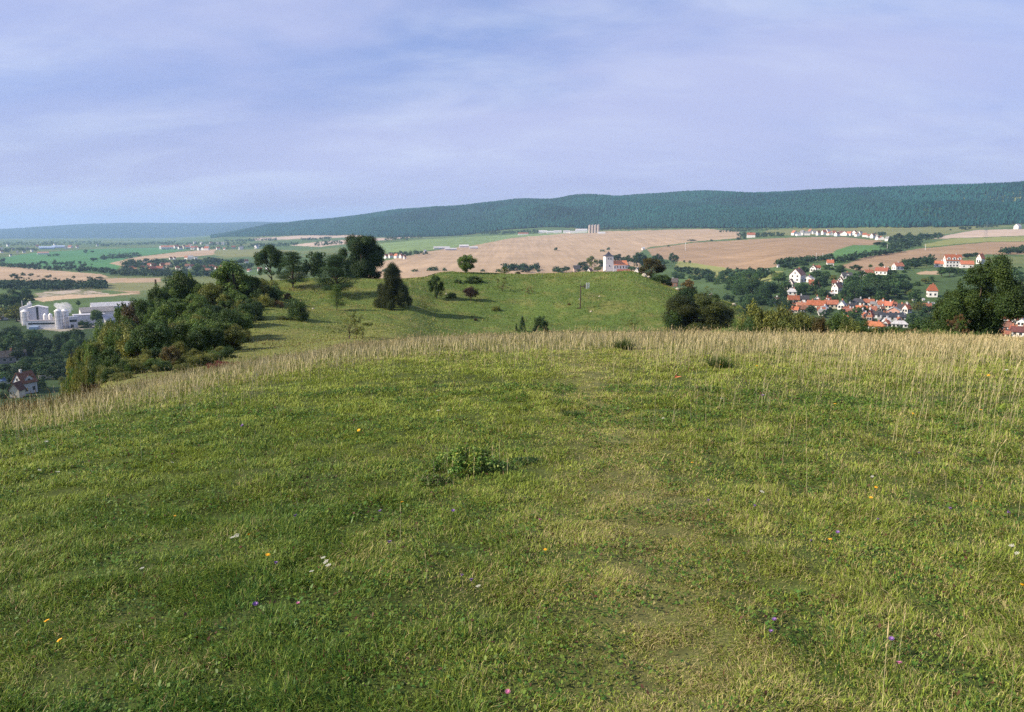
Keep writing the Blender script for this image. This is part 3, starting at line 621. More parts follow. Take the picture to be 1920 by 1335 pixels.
def clumps(kind, R):
    C, S = [], []
    if kind == 'round':
        for i in range(30):
            a = R.uniform(0, 6.28); u = R.uniform(-.75, 1); q = math.sqrt(max(0, 1-u*u)); rad = R.uniform(.72, 1.02)
            C.append((.36*rad*q*math.cos(a), .36*rad*q*math.sin(a), .57+.32*u*rad)); s = R.uniform(.10, .17); S.append((s, s, s*R.uniform(.7, .95)))
        for i in range(6): C.append((R.normal(0, .1), R.normal(0, .1), .55+R.normal(0, .1))); S.append((.18, .18, .17))
    elif kind == 'umbrella':
        for i in range(46):
            a = R.uniform(0, 6.28); u = R.uniform(-.35, 1); q = math.sqrt(max(0, 1-u*u)); rad = R.uniform(.75, 1)
            C.append((.44*rad*q*math.cos(a), .44*rad*q*math.sin(a), .58+.34*u*rad)); s = R.uniform(.09, .14); S.append((s, s, s*.75))
        for i in range(7): a = R.uniform(0, 6.28); C.append((.33*math.cos(a), .33*math.sin(a), R.uniform(.28, .45))); S.append((.08, .08, .06))
    elif kind == 'tall':
        for i in range(34):
            u = R.uniform(0, 1); rad = (.12+.26*math.sin(math.pi*min(1, .12+u*.86)))*R.uniform(.6, 1.05); a = R.uniform(0, 6.28)
            C.append((rad*math.cos(a), rad*math.sin(a), .16+.78*u)); s = R.uniform(.08, .13); S.append((s, s, s*1.1))
    elif kind == 'oak':
        for i in range(46):
            a = R.uniform(0, 6.28); u = R.uniform(-1, 1); q = math.sqrt(max(0, 1-u*u)); rad = R.uniform(.6, 1.03); wz = 1 if u > -.3 else .86
            C.append((.40*rad*q*wz*math.cos(a), .40*rad*q*wz*math.sin(a), .50+.40*u*rad)); s = R.uniform(.08, .14); S.append((s, s, s*R.uniform(.8, 1.1)))
    elif kind == 'ragged':
        out = [(-.50, .12), (-.47, .45), (-.36, .62), (-.22, .72), (-.12, .88), (-.02, .93), (.06, 1.0), (.13, .92), (.22, 1.0), (.30, .84), (.40, .72), (.47, .52), (.50, .30), (.42, .10)]
        for i in range(120):
            a = R.uniform(-.47, .47); t = np.interp(a, [q[0] for q in out], [q[1] for q in out]); dep = R.uniform(-.42, .42); zt = t*(1-.9*dep*dep*2)
            zz = R.uniform(.08, 1)**.7*zt-.05; zz = max(zz, .42+R.uniform(0, .15)) if a > .24 else zz; s = R.uniform(.07, .11); C.append((a*.84, dep*(1-.3*zz), max(.06, zz))); S.append((s, s, s*R.uniform(.75, 1.15)))
        for a, t in [(-.36, .58), (-.22, .70), (-.12, .84), (-.02, .90), (.06, .94), (.14, .90), (.22, .95), (.30, .82), (.40, .68)]: C.append((a*.9, R.normal(0, .08), t-.04)); S.append((.034, .034, .06))
    elif kind == 'pine':
        for lay in np.linspace(.20, .92, 9):
            wd = .40*(1-.72*max(0, (lay-.35)/.6))*(1 if lay > .3 else .85)
            for i in range(int(8+8*wd/.4)):
                a = R.uniform(0, 6.28); rad = wd*R.uniform(.35, 1.0); C.append((rad*math.cos(a), rad*math.sin(a), lay+R.normal(0, .018)+rad*.10)); s = R.uniform(.08, .13); S.append((s*1.25, s*1.25, s*.42))
        C.append((0, 0, .96)); S.append((.05, .05, .06))
    elif kind == 'juniper':
        for i in range(80):
            u = R.uniform(0, 1)**1.2; rad = .40*(1-u*.97)**.8*R.uniform(.35, 1.0)+.005; a = R.uniform(0, 6.28)
            C.append((rad*math.cos(a), rad*math.sin(a), .07+.82*u)); s = R.uniform(.055, .085); S.append((s, s, s*1.7))
    elif kind == 'shrub':
        for i in range(26):
            a = R.uniform(0, 6.28); u = R.uniform(0, 1); q = math.sqrt(max(0, 1-u*u)); rad = R.uniform(.55, 1.05)
            C.append((.42*rad*q*math.cos(a), .42*rad*q*math.sin(a), .22+.60*u*rad)); s = R.uniform(.10, .19); S.append((s, s, s*R.uniform(.8, 1.2)))
        for i in range(9): a = R.uniform(0, 6.28); C.append((.36*math.cos(a), .36*math.sin(a), .12)); S.append((.15, .15, .13))
    elif kind == 'bare':
        for i in range(26):
            a = R.uniform(0, 6.28); rad = R.uniform(.1, .5); C.append((rad*math.cos(a), rad*math.sin(a), R.uniform(.2, .95)*(1-.3*rad))); s = R.uniform(.05, .10); S.append((s, s, s*.8))
    elif kind == 'column':
        for i in range(26):
            u = R.uniform(0, 1); rad = .12*math.sin(math.pi*(.1+.85*u)); a = R.uniform(0, 6.28); C.append((rad*math.cos(a), rad*math.sin(a), .08+.86*u)); s = R.uniform(.05, .08); S.append((s, s, s*1.6))
    return C, S
SIZES = {'giant': (120000, .0090), 'hero': (30000, .012), 'high': (7500, .020), 'mid': (1500, .040), 'low': (330, .080)}
PROTO = {}
def proto(kind, lod, var):
    k = (kind, lod, var)
    if k in PROTO: return PROTO[k]
    R = np.random.default_rng(abs(hash((kind == 'round', len(kind), ord(kind[0]), var)))%100000+var*31+ord(kind[-1]))
    C, S = clumps(kind, R); n, s = SIZES[lod]
    if kind == 'bare': n = int(n*.22); s *= .8
    if kind in ('juniper', 'pine'): s *= .85; n = int(n*1.25)
    V, Q, col = leaves(C, S, n, s, R, upb=.15 if kind == 'juniper' else .35, flat=.45 if kind in ('pine', 'juniper') else 1.0, shell=.35 if kind == 'bare' else .5)
    cm = np_mesh('crown', V, [Q], [LEAF], col)
    top = {'oak': .7, 'ragged': .8, 'round': .68, 'umbrella': .62, 'tall': .8, 'pine': .9, 'juniper': .7, 'shrub': .4, 'bare': .5, 'column': .8}[kind]
    if lod == 'low': TV, TQ = tube([(0, 0, -.04), (0, 0, top)], [.03, .012], 4)
    else: TV, TQ = limbs(C, .12, R, r0={'shrub': .012, 'bare': .012, 'juniper': .022, 'column': .012, 'ragged': .011, 'oak': .02}.get(kind, .024), k={'giant': 12, 'hero': 22, 'high': 16, 'mid': 5}[lod], top=top)
    tm = np_mesh('trunk', TV, [TQ], [BARK], smooth=True)
    PROTO[k] = (cm, tm); return PROTO[k]
NAMES = {'oak': ('broadleaf_tree', 'tree'), 'ragged': ('broadleaf_tree', 'tree'), 'round': ('broadleaf_tree', 'tree'), 'umbrella': ('broadleaf_tree', 'tree'), 'tall': ('broadleaf_tree', 'tree'), 'pine': ('pine_tree', 'tree'), 'juniper': ('juniper', 'shrub'),
         'shrub': ('bush', 'bush'), 'bare': ('twiggy_bush', 'bush'), 'column': ('poplar', 'tree')}
REG = {}                       # place -> list of (column, object, look) so that labels can be made distinct afterwards
def tree(kind, lod, loc, w, h, color, var=None, rz=None, label=None, place=None, look=None, group=None, px=0, name=None):
    var = random.randrange(4) if var is None else var
    cm, tm = proto(kind, lod, var); nm, cat = NAMES[kind]
    wid = {'round': .92, 'umbrella': 1.0, 'tall': .72, 'pine': .85, 'juniper': .80, 'ragged': 1.0, 'oak': .95, 'shrub': 1.0, 'bare': 1.0, 'column': .34}[kind]
    t = empty(name or nm, loc, rz if rz is not None else random.uniform(0, 6.28)); tag(t, label, cat, group)
    t.scale = (w/wid, w/wid*random.uniform(.9, 1.1), h/1.0)
    c = link('crown', cm, t); k = random.uniform(.88, 1.12); setcol(c, [v*k for v in color]); link('trunk' if kind not in ('shrub', 'bare', 'juniper') else 'stem', tm, t)
    if place: REG.setdefault(place, []).append((px, t, look))
    return t
ORD = ['leftmost', 'second', 'third', 'fourth', 'fifth', 'sixth', 'seventh', 'eighth', 'ninth', 'tenth', 'eleventh', 'twelfth', 'thirteenth', 'fourteenth', 'fifteenth', 'sixteenth']
def finish_labels(limit=16):
    for place, lst in REG.items():
        looks = {}
        for px, t, look in lst: looks.setdefault(look, []).append((px, t))
        for look, l in looks.items():
            l.sort(key=lambda q: q[0])
            for i, (px, t) in enumerate(l):
                base = f'{look} {place}'
                if len(l) == 1: t['label'] = base
                elif len(l) <= limit: t['label'] = (f'leftmost {base}' if i == 0 else f'rightmost {base}' if i == len(l)-1 else f'{base}, {ORD[i]} from left')
                else: t['label'] = base
                if len(l) > 1 or len(lst) > 1: t['group'] = 'plants ' + place if t['category'] != 'house' else 'houses ' + place
DG = (.050, .090, .024); MG = (.085, .142, .032); LG = (.120, .185, .042); YG = (.180, .190, .046); BRN = (.140, .100, .038); OLG = (.130, .150, .036); BG = (.036, .072, .025)
NOBJ = []
def on(kind, lod, px, pyb, wpx, hpx, color, r=None, r0=45, r1=200, last=True, **kw):
    """plant a tree whose foot shows at (px, pyb) and whose crown is wpx by hpx image pixels"""
    if r is None: P, r = spot(px, pyb, r0, r1, last)
    else: P = at(px, r, pyb)
    s = P.y/F; up = min(max(0.0, zpix(px, pyb, r)-P.z), 7.0)      # ground hidden below the crest: the plant is that much taller
    return tree(kind, lod, P-Vector((0, 0, .02*hpx*s)), wpx*s, hpx*s+up, color, px=px, **kw)

# trees on the knoll
def build_knoll_trees():
    on('umbrella', 'hero', 508, 519, 62, 62, BG, r=161, label='broad umbrella shaped dark tree at the left end of the knoll top', var=1)
    on('oak', 'high', 590, 517, 50, 56, BG, r=158, label='medium dark green tree between the umbrella tree and the tallest tree', var=0)
    on('oak', 'high', 628, 516, 34, 44, BG, r=160, label='small dark tree tucked against the left side of the tallest tree', var=2)
    on('oak', 'giant', 678, 517, 92, 86, BG, r=158, label='tallest dark broad crowned tree standing on the knoll top', var=3)
    on('shrub', 'high', 700, 512, 40, 16, BG, r=160, label='low dark bush at the right foot of the tallest tree', var=3)
    on('pine', 'hero', 550, 547, 70, 70, BG, r=136, label='dark layered pine just left of the knoll saddle path', var=0)
    on('pine', 'hero', 632, 560, 88, 82, BG, r=128, label='large dark pine with spreading tiers left of the conical juniper', var=1)
    on('pine', 'high', 632, 592, 36, 50, MG, r=112, label='small slender pine with bare trunk in front of the larger pine', var=2)
    on('juniper', 'giant', 737, 580, 86, 88, (.045, .062, .022), r=116, label='big conical juniper casting a long shadow on the knoll', var=1)
    on('shrub', 'high', 558, 613, 46, 50, DG, label='dark rounded bush alone on the left slope of the knoll', var=0, r=97)
    on('bare', 'high', 655, 644, 96, 48, OLG, label='wide twiggy olive bush just behind the dry meadow crest', var=1, r=66)
    on('bare', 'high', 668, 640, 34, 58, OLG, label='thin upright twigs rising from the wide olive bush', var=2, r=67)
    on('oak', 'hero', 875, 512, 42, 38, LG, r=157, label='compact bright green round tree alone on the knoll skyline', var=1)
    on('tall', 'high', 818, 558, 27, 42, DG, label='thin open dark tree on the shaded middle of the knoll', var=2)
    on('round', 'high', 883, 564, 30, 28, (.06, .035, .025), label='small reddish brown rounded bush tree on the knoll face', var=3)
    on('bare', 'high', 943, 547, 34, 30, OLG, label='sparse flat topped small tree near the pole line on knoll', var=3)
    on('bare', 'high', 992, 552, 28, 16, BRN, label='faint brown twiggy shrub right of the sparse flat topped tree', var=0)
    on('bare', 'high', 800, 575, 34, 16, OLG, label='wispy shrub growing at the edge of the juniper shadow', var=0)
    on('shrub', 'high', 888, 529, 40, 14, DG, label='low dark shrub patch just below the knoll skyline', var=2)
    on('shrub', 'mid', 858, 530, 16, 8, DG, label='tiny dark tuft left of the low shrub patch on knoll', var=1)
    on('shrub', 'high', 846, 558, 26, 12, DG, label='low dark bush at the foot of the thin open tree', var=1)
    on('pine', 'high', 946, 514, 26, 14, MG, r=160, label='stunted pine peeping over the knoll skyline', var=3)
    on('shrub', 'mid', 971, 518, 12, 7, DG, r=159, label='tiny dark dot of a bush on the knoll skyline', var=3)
    on('juniper', 'high', 968, 623, 8, 16, BG, label='tiny narrow juniper, the smallest of three at knoll foot', var=2, r=108)
    on('juniper', 'high', 979, 626, 17, 32, BG, label='narrow upright dark juniper at knoll foot beside a rounder one', var=0, r=107)
    on('shrub', 'high', 1014, 622, 32, 36, BG, label='rounded dark juniper at knoll foot, widest of the three', var=3, r=108)
    on('bare', 'high', 1185, 622, 38, 28, OLG, label='thin olive shrub half hidden behind the crest grass at centre', var=2, r=107)
    on('shrub', 'mid', 1067, 572, 8, 5, BRN, label='tiny brown tussock bush left of the wooden pole', var=2)
    on('tall', 'high', 1222, 521, 42, 40, (.080, .072, .026), r=156, label='yellowish brown open tree on the knoll shoulder below the church', var=1)
    on('shrub', 'high', 1236, 527, 40, 18, DG, r=152, label='dark low bush right beneath the yellowish brown tree', var=0)
    on('shrub', 'high', 1250, 524, 22, 12, DG, r=154, label='smaller dark bush right of the one under the yellowish tree', var=2)
    for i, (x, y, w, h, c) in enumerate([(590, 552, 18, 14, DG), (540, 562, 20, 14, BRN), (520, 575, 26, 14, BRN), (500, 592, 24, 14, DG), (530, 600, 20, 10, OLG), (930, 580, 20, 9, OLG), (887, 596, 13, 9, (.05, .035, .02)), (892, 602, 9, 6, (.05, .035, .02)),
             (1340, 560, 24, 12, DG), (1372, 575, 22, 14, DG), (1300, 540, 18, 8, MG), (1290, 528, 30, 10, BRN), (1330, 540, 22, 9, OLG)]):
        on('shrub' if i % 3 else 'bare', 'mid', x, y, w, h, c, place=('on the left flank of the knoll' if x < 720 else 'on the grassy knoll face' if x < 1250 else 'on the right shoulder of the knoll'),
           look={DG: 'small dark bush', OLG: 'small olive bush', BRN: 'small brown bush', MG: 'low green tussock bush'}.get(c, 'tiny dark brown bush'))
def build_thicket():
    """wooded slope on the left flank of the knoll"""
    R = random.Random(11)
    # crown-top skyline and lower edge of the thicket by image column
    top = [(110, 690), (140, 655), (170, 628), (200, 600), (230, 572), (270, 558), (300, 535), (330, 512), (355, 512), (380, 535), (410, 515), (440, 503), (465, 515), (500, 525), (520, 540)]
    bot = [(110, 725), (160, 712), (220, 705), (280, 700), (340, 698), (400, 690), (430, 675), (455, 640), (480, 600), (500, 580), (520, 565)]
    ti = lambda a: np.interp(a, *zip(*top)); bi = lambda a: np.interp(a, *zip(*bot))
    n = 0
    pal = [(DG, 'dark green'), (MG, 'mid green'), (OLG, 'olive'), (YG, 'yellowish'), (BG, 'blackish green'), (DG, 'dark green'), (MG, 'mid green'), (OLG, 'olive'), (MG, 'mid green'), (DG, 'dark green'), (MG, 'mid green'), (LG, 'fresh green')]
    hand = [(338, 572, 62, 70, DG, 'round'), (440, 575, 66, 78, MG, 'tall'), (300, 588, 50, 58, DG, 'round'), (400, 578, 48, 48, OLG, 'round'), (475, 572, 40, 48, DG, 'tall'), (362, 560, 26, 22, (.10, .045, .03), 'shrub'),
            (245, 615, 42, 50, (.09, .07, .035), 'round'), (272, 600, 40, 46, DG, 'round'), (510, 565, 40, 40, OLG, 'shrub'), (430, 640, 66, 66, DG, 'round'), (205, 640, 44, 46, DG, 'round'), (375, 600, 44, 50, LG, 'round'),
            (460, 615, 44, 46, DG, 'round'), (350, 640, 50, 56, MG, 'round'), (300, 650, 44, 60, MG, 'tall'), (322, 694, 30, 48, (.12, .095, .035), 'tall'), (260, 670, 50, 56, DG, 'round')]
    lk = {DG: 'dark green', MG: 'mid green', OLG: 'olive', LG: 'fresh green', (.10, .045, .03): 'rusty red', (.09, .07, .035): 'brownish', (.12, .095, .035): 'yellow brown'}
    def zone(x, y):
        if x < 200: return 'at the low left tip of the slope thicket'
        if y > 655: return 'along the bottom edge of the slope thicket'
        if x < 330: return 'in the left half of the slope thicket'
        return 'in the right half of the slope thicket'
    for x, y, w, h, c, k in hand:
        r = float(np.interp(y, [560, 600, 640, 700], [126, 98, 78, 48])); on(k, 'high', x, y, w, h, c, r=r, place=zone(x, y), look=lk[c]+(' bush' if k == 'shrub' else ' tree'))
    while n < 170:
        x = R.uniform(112, 518); lo, hi = ti(x), bi(x)
        if hi-lo < 12: continue
        y = R.uniform(lo+14, hi); r = float(np.interp(y, [540, 600, 640, 700, 725], [132, 98, 76, 47, 40])); s = 100/r
        c, cn = R.choice(pal)
        if y > 668 and R.random() < .45: c, cn = R.choice([(OLG, 'olive'), (YG, 'yellowish'), (OLG, 'olive'), (MG, 'mid green')])
        h = min(R.uniform(34, 54)*s*.85, y-lo+2) if y < 668 else R.uniform(20, 38); w = h*R.uniform(.75, 1.15); k = R.choice(['round', 'shrub', 'shrub', 'tall', 'round'])
        if y > 690: k = 'shrub'
        on(k, 'high' if h > 30 else 'mid', x, y, w, max(h, 14), c, r=r, place=zone(x, y), look=cn+(' bush' if k == 'shrub' else ' tree')); n += 1
    for i in range(46):
        x = R.uniform(165, 500); y = bi(x)+R.uniform(-16, 4); c, cn = R.choice([(OLG, 'olive'), (MG, 'mid green'), (DG, 'dark green'), (YG, 'yellowish'), (OLG, 'olive')]); h = R.uniform(16, 32)
        on('shrub', 'high', x, y, h*R.uniform(1.1, 1.5), h, c, r=float(np.interp(y, [560, 600, 640, 700, 725], [126, 98, 76, 47, 40])), place='in the scrub edging the slope thicket', look=cn+' bush')
    for x, y, w, h, c, l in [(415, 694, 54, 22, (.15, .04, .03), 'dark red bush'), (448, 690, 34, 16, (.13, .05, .03), 'dark red bush'), (170, 726, 50, 20, (.12, .07, .03), 'reddish brown bush'), (90, 742, 60, 24, OLG, 'olive bush'), (40, 748, 50, 22, YG, 'yellowish bush'), (230, 716, 50, 18, OLG, 'olive bush'),
                         (480, 680, 30, 14, OLG, 'olive bush'), (520, 672, 26, 14, DG, 'dark green bush'), (345, 700, 50, 20, OLG, 'olive bush'), (120, 720, 40, 26, OLG, 'olive bush'), (150, 700, 34, 34, YG, 'yellowish bush'), (12, 752, 36, 18, BRN, 'reddish brown bush')]:
        on('shrub', 'high', x, y, w, h, c, r=42 if x > 100 else 24, place='just behind the left meadow crest', look=l)
def build_right_hedge():
    t = on('ragged', 'giant', 1829, 634, 166, 162, (.052, .088, .021), r=58, rz=-math.atan2(math.sin(phi_of(1832)), math.cos(phi_of(1832))), label='big dense ragged topped green tree on the right behind the meadow crest', var=0)
    on('shrub', 'high', 1735, 632, 74, 48, DG, r=64, place='by the foot of the big right tree', look='dark green bush')
    on('shrub', 'high', 1775, 640, 60, 60, DG, r=57, place='by the foot of the big right tree', look='dark green bush')
    on('bare', 'high', 1792, 638, 40, 60, (.12, .07, .03), r=54, place='by the foot of the big right tree', look='reddish twiggy shrub')
    on('shrub', 'giant', 1306, 622, 134, 80, (.058, .075, .020), r=106, label='large dome shaped dark bush with brownish top at knoll right foot', var=1)
    on('round', 'high', 1284, 590, 42, 58, BG, r=118, label='dark tree rising behind the dome shaped bush', var=1)
    on('shrub', 'high', 1262, 622, 40, 48, DG, r=104, label='narrow dark bush at the left edge of the dome shaped bush', var=2)
    R = random.Random(5); pal = [(DG, 'dark green'), (OLG, 'olive'), (MG, 'mid green'), ((.09, .07, .025), 'bronze tinted'), (DG, 'dark green')]
    tp = [(1380, 590), (1410, 568), (1450, 566), (1490, 572), (1530, 590), (1570, 585), (1600, 588), (1640, 606), (1700, 610), (1760, 612)]
    for i, x in enumerate(np.linspace(1378, 1745, 54)):
        x += R.uniform(-6, 6); t = float(np.interp(x, *zip(*tp))); c, cn = R.choice(pal); hh = (636-t)*R.uniform(.80, 1.12)
        on(R.choice(['shrub', 'round', 'shrub']), 'high', x, 636, max(30, hh*R.uniform(.7, 1.0)), hh, c, r=R.uniform(56, 82), place='in the left half of the hedge behind the crest' if x < 1540 else 'in the right half of the hedge behind the crest', look=cn+' bush')
    for i, x in enumerate(np.linspace(1380, 1835, 22)):
        x += R.uniform(-8, 8); c, cn = R.choice([(MG, 'mid green'), (LG, 'fresh green'), (OLG, 'olive'), (YG, 'yellowish')])
        on('shrub', 'high', x, 637, R.uniform(26, 44), R.uniform(16, 30), c, r=R.uniform(38, 50), place='low in front of the hedge behind the crest', look=cn+' bush')
build_knoll_trees(); build_thicket(); build_right_hedge()

# woods that cover the long hill: one mass of small tree shapes
def build_forest():
    n = 150000; R = rng
    ph = R.uniform(phi_of(395), phi_of(2150), n); px = W/2+np.tan(ph)*F/CP
    rb = np.interp(px, sorted(FB), [FB[k][0] for k in sorted(FB)]); rt = np.interp(px, sorted(FT), [FT[k][0] for k in sorted(FT)])
    k = R.random(n)**1.0; r = rb+(rt*1.04-rb)*k; x, y = r*np.sin(ph), r*np.cos(ph)
    zz = Z(x, y); sp = fbm(x, y, 500, 3, 93); con = R.random(n) < np.clip(.55+2.5*(sp-.5), .1, .95)
    h = R.uniform(11, 18, n); w = np.where(con, R.uniform(2.6, 4.2, n), R.uniform(3.6, 6, n))*(r/3200)**.5
    a = np.arange(5)*2*math.pi/5; V = np.empty((n, 11, 3)); rot = R.uniform(0, 6.28, n)
    for j in range(5):
        c, s = np.cos(a[j]+rot), np.sin(a[j]+rot); j1 = R.uniform(.75, 1.2, n); j2 = R.uniform(.7, 1.2, n)
        V[:, j] = np.stack([x+c*w*j1, y+s*w*j1, zz+h*np.where(con, .18, .30)], 1)
        V[:, 5+j] = np.stack([x+c*w*j2*np.where(con, .45, .8), y+s*w*j2*np.where(con, .45, .8), zz+h*np.where(con, .6, .75)], 1)
    V[:, 10] = np.stack([x+R.normal(0, .5, n), y, zz+h], 1)
    o = (np.arange(n)*11)[:, None]; Q, T = [], []
    for j in range(5):
        k2 = (j+1) % 5; Q.append(o+np.array([[j, k2, 5+k2, 5+j]])); T.append(o+np.array([[5+j, 5+k2, 10]]))
    col = np.where(con[:, None], (.003, .046, .048), (.008, .066, .056))*(R.uniform(.85, 1.15, n)*(0.6+.8*fbm(x, y, 260, 3, 95)))[:, None]
    me = np_mesh('forest', V.reshape(-1, 3), [np.concatenate(Q), np.concatenate(T)], [FOREST], np.repeat(col, 11, 0))
    tag(link('forest', me), 'dense blue green forest covering the long hill', 'forest', kind='stuff')
build_forest()
def mass(name, label, bands, seed, hgt=(7, 12), dens=1.0, col=(.030, .062, .028)):
    """far belts of trees too many to tell apart; bands = [(px0,py0,px1,py1,thickness px)]"""
    R = np.random.default_rng(seed); Vs, Qs, Cs = [], [], []; o = 0
    for (x0, y0, x1, y1, th) in bands:
        m = int(max(6, abs(x1-x0)*.9*dens))
        for i in range(m):
            t = R.random(); x = x0+(x1-x0)*t; y = y0+(y1-y0)*t-R.random()*th
            P, r = spot(x, y, 300, 8500); h = R.uniform(*hgt); nl = 26 if r > 2500 else 60
            cl = R.normal(size=(5, 3))*np.array([.3, .3, .18])*h*.55+np.array([P.x, P.y, P.z+h*.5]); rd = R.uniform(.18, .32, (5, 1))*h*np.ones((1, 3))
            v, q, c = leaves(cl, rd, nl, h*.13, R); Vs.append(v); Qs.append(q+o); o += len(v); Cs.append(c*np.array(col)*R.uniform(.75, 1.3))
    me = np_mesh(name, np.concatenate(Vs), [np.concatenate(Qs)], [FOREST], np.concatenate(Cs)); tag(link(name, me), label, 'woodland', kind='stuff')
mass('tree_belt', 'dark belts of trees across the left plain', [(0, 502, 60, 505, 6), (60, 506, 160, 510, 14), (150, 510, 215, 513, 5), (210, 517, 300, 519, 7), (300, 519, 420, 518, 6), (0, 544, 60, 545, 12), (60, 545, 200, 541, 9), (150, 541, 200, 538, 5), (190, 489, 262, 484, 8), (230, 506, 300, 506, 9), (190, 487, 265, 482, 7), (228, 517, 420, 512, 14), (240, 500, 420, 497, 8), (305, 470, 480, 467, 5), (0, 541, 130, 538, 6), (0, 492, 10, 492, 3), (90, 482, 110, 481, 2)], 1, hgt=(5.5, 9.5))
mass('tree_belt', 'distant blue green woodland round the far towns', [(0, 462, 110, 461, 6), (80, 461, 190, 460, 7), (190, 463, 330, 458, 4), (300, 460, 460, 462, 5), (420, 455, 520, 452, 3), (470, 465, 560, 463, 5), (720, 453, 790, 450, 8), (565, 452, 620, 450, 3), (590, 462, 640, 460, 6), (900, 442, 1010, 438, 4), (1100, 434, 1250, 429, 3), (0, 474, 70, 472, 5)], 2, hgt=(9, 15), dens=1.1)
mass('tree_belt', 'hedges and copses among the middle fields', [(720, 484, 800, 478, 5), (1360, 437, 1460, 433, 6), (1380, 446, 1470, 444, 6), (1665, 474, 1735, 462, 13), (1690, 456, 1765, 449, 10), (1555, 497, 1640, 482, 3), (1640, 482, 1690, 474, 3), (1880, 481, 1925, 474, 8), (1460, 501, 1560, 490, 5), (1690, 502, 1750, 496, 6), (1350, 521, 1440, 523, 8), (1265, 512, 1340, 521, 7), (940, 508, 1010, 508, 6), (1640, 440, 1660, 444, 4), (1388, 446, 1450, 445, 6), (1350, 437, 1410, 433, 6), (1665, 470, 1720, 460, 14), (1040, 470, 1045, 470, 1), (1830, 428, 1870, 426, 3)], 3, hgt=(4, 8.5))

# ------------------------------------------------------------------ buildings
class MB:
    """collects boxes, prisms and tubes into one mesh"""
    def __init__(s): s.V, s.F, s.o = [], {}, 0
    def add(s, V, polys):
        s.V.append(np.array(V, float))
        for p_ in polys: s.F.setdefault(len(p_), []).append([i+s.o for i in p_])
        s.o += len(V); return s
    def box(s, x0, x1, y0, y1, z0, z1):
        V = [(x0, y0, z0), (x1, y0, z0), (x1, y1, z0), (x0, y1, z0), (x0, y0, z1), (x1, y0, z1), (x1, y1, z1), (x0, y1, z1)]
        return s.add(V, [(3, 2, 1, 0), (4, 5, 6, 7), (0, 1, 5, 4), (1, 2, 6, 5), (2, 3, 7, 6), (3, 0, 4, 7)])
    def cyl(s, cx, cy, r, z0, z1, n=16, r1=None, cap=True):
        r1 = r if r1 is None else r1; a = [2*math.pi*i/n for i in range(n)]
        V = [(cx+r*math.cos(t), cy+r*math.sin(t), z0) for t in a]+[(cx+r1*math.cos(t), cy+r1*math.sin(t), z1) for t in a]
        P = [(i, (i+1) % n, n+(i+1) % n, n+i) for i in range(n)]
        s.add(V, P); 
        if cap: s.add(V[n:], [tuple(range(n))])
        return s
    def build(s, name, m, parent=None, color=None, loc=None):
        V = np.concatenate(s.V); fl = [np.array(v) for k, v in sorted(s.F.items())]
        o = link(name, np_mesh(name, V, fl, [m]), parent)
        if color: setcol(o, color)
        if loc: o.location = loc
        return o
WHITE = (.78, .76, .74); CREAM = (.66, .60, .48); YEL = (.62, .50, .28); GREYW = (.48, .50, .54)
ORANGE = (.40, .125, .058); RED = (.28, .080, .045); BROWN = (.20, .095, .06); DARK = (.055, .055, .065); GREY = (.22, .22, .23); LGREY = (.5, .5, .52); BRICK = (.36, .15, .09)
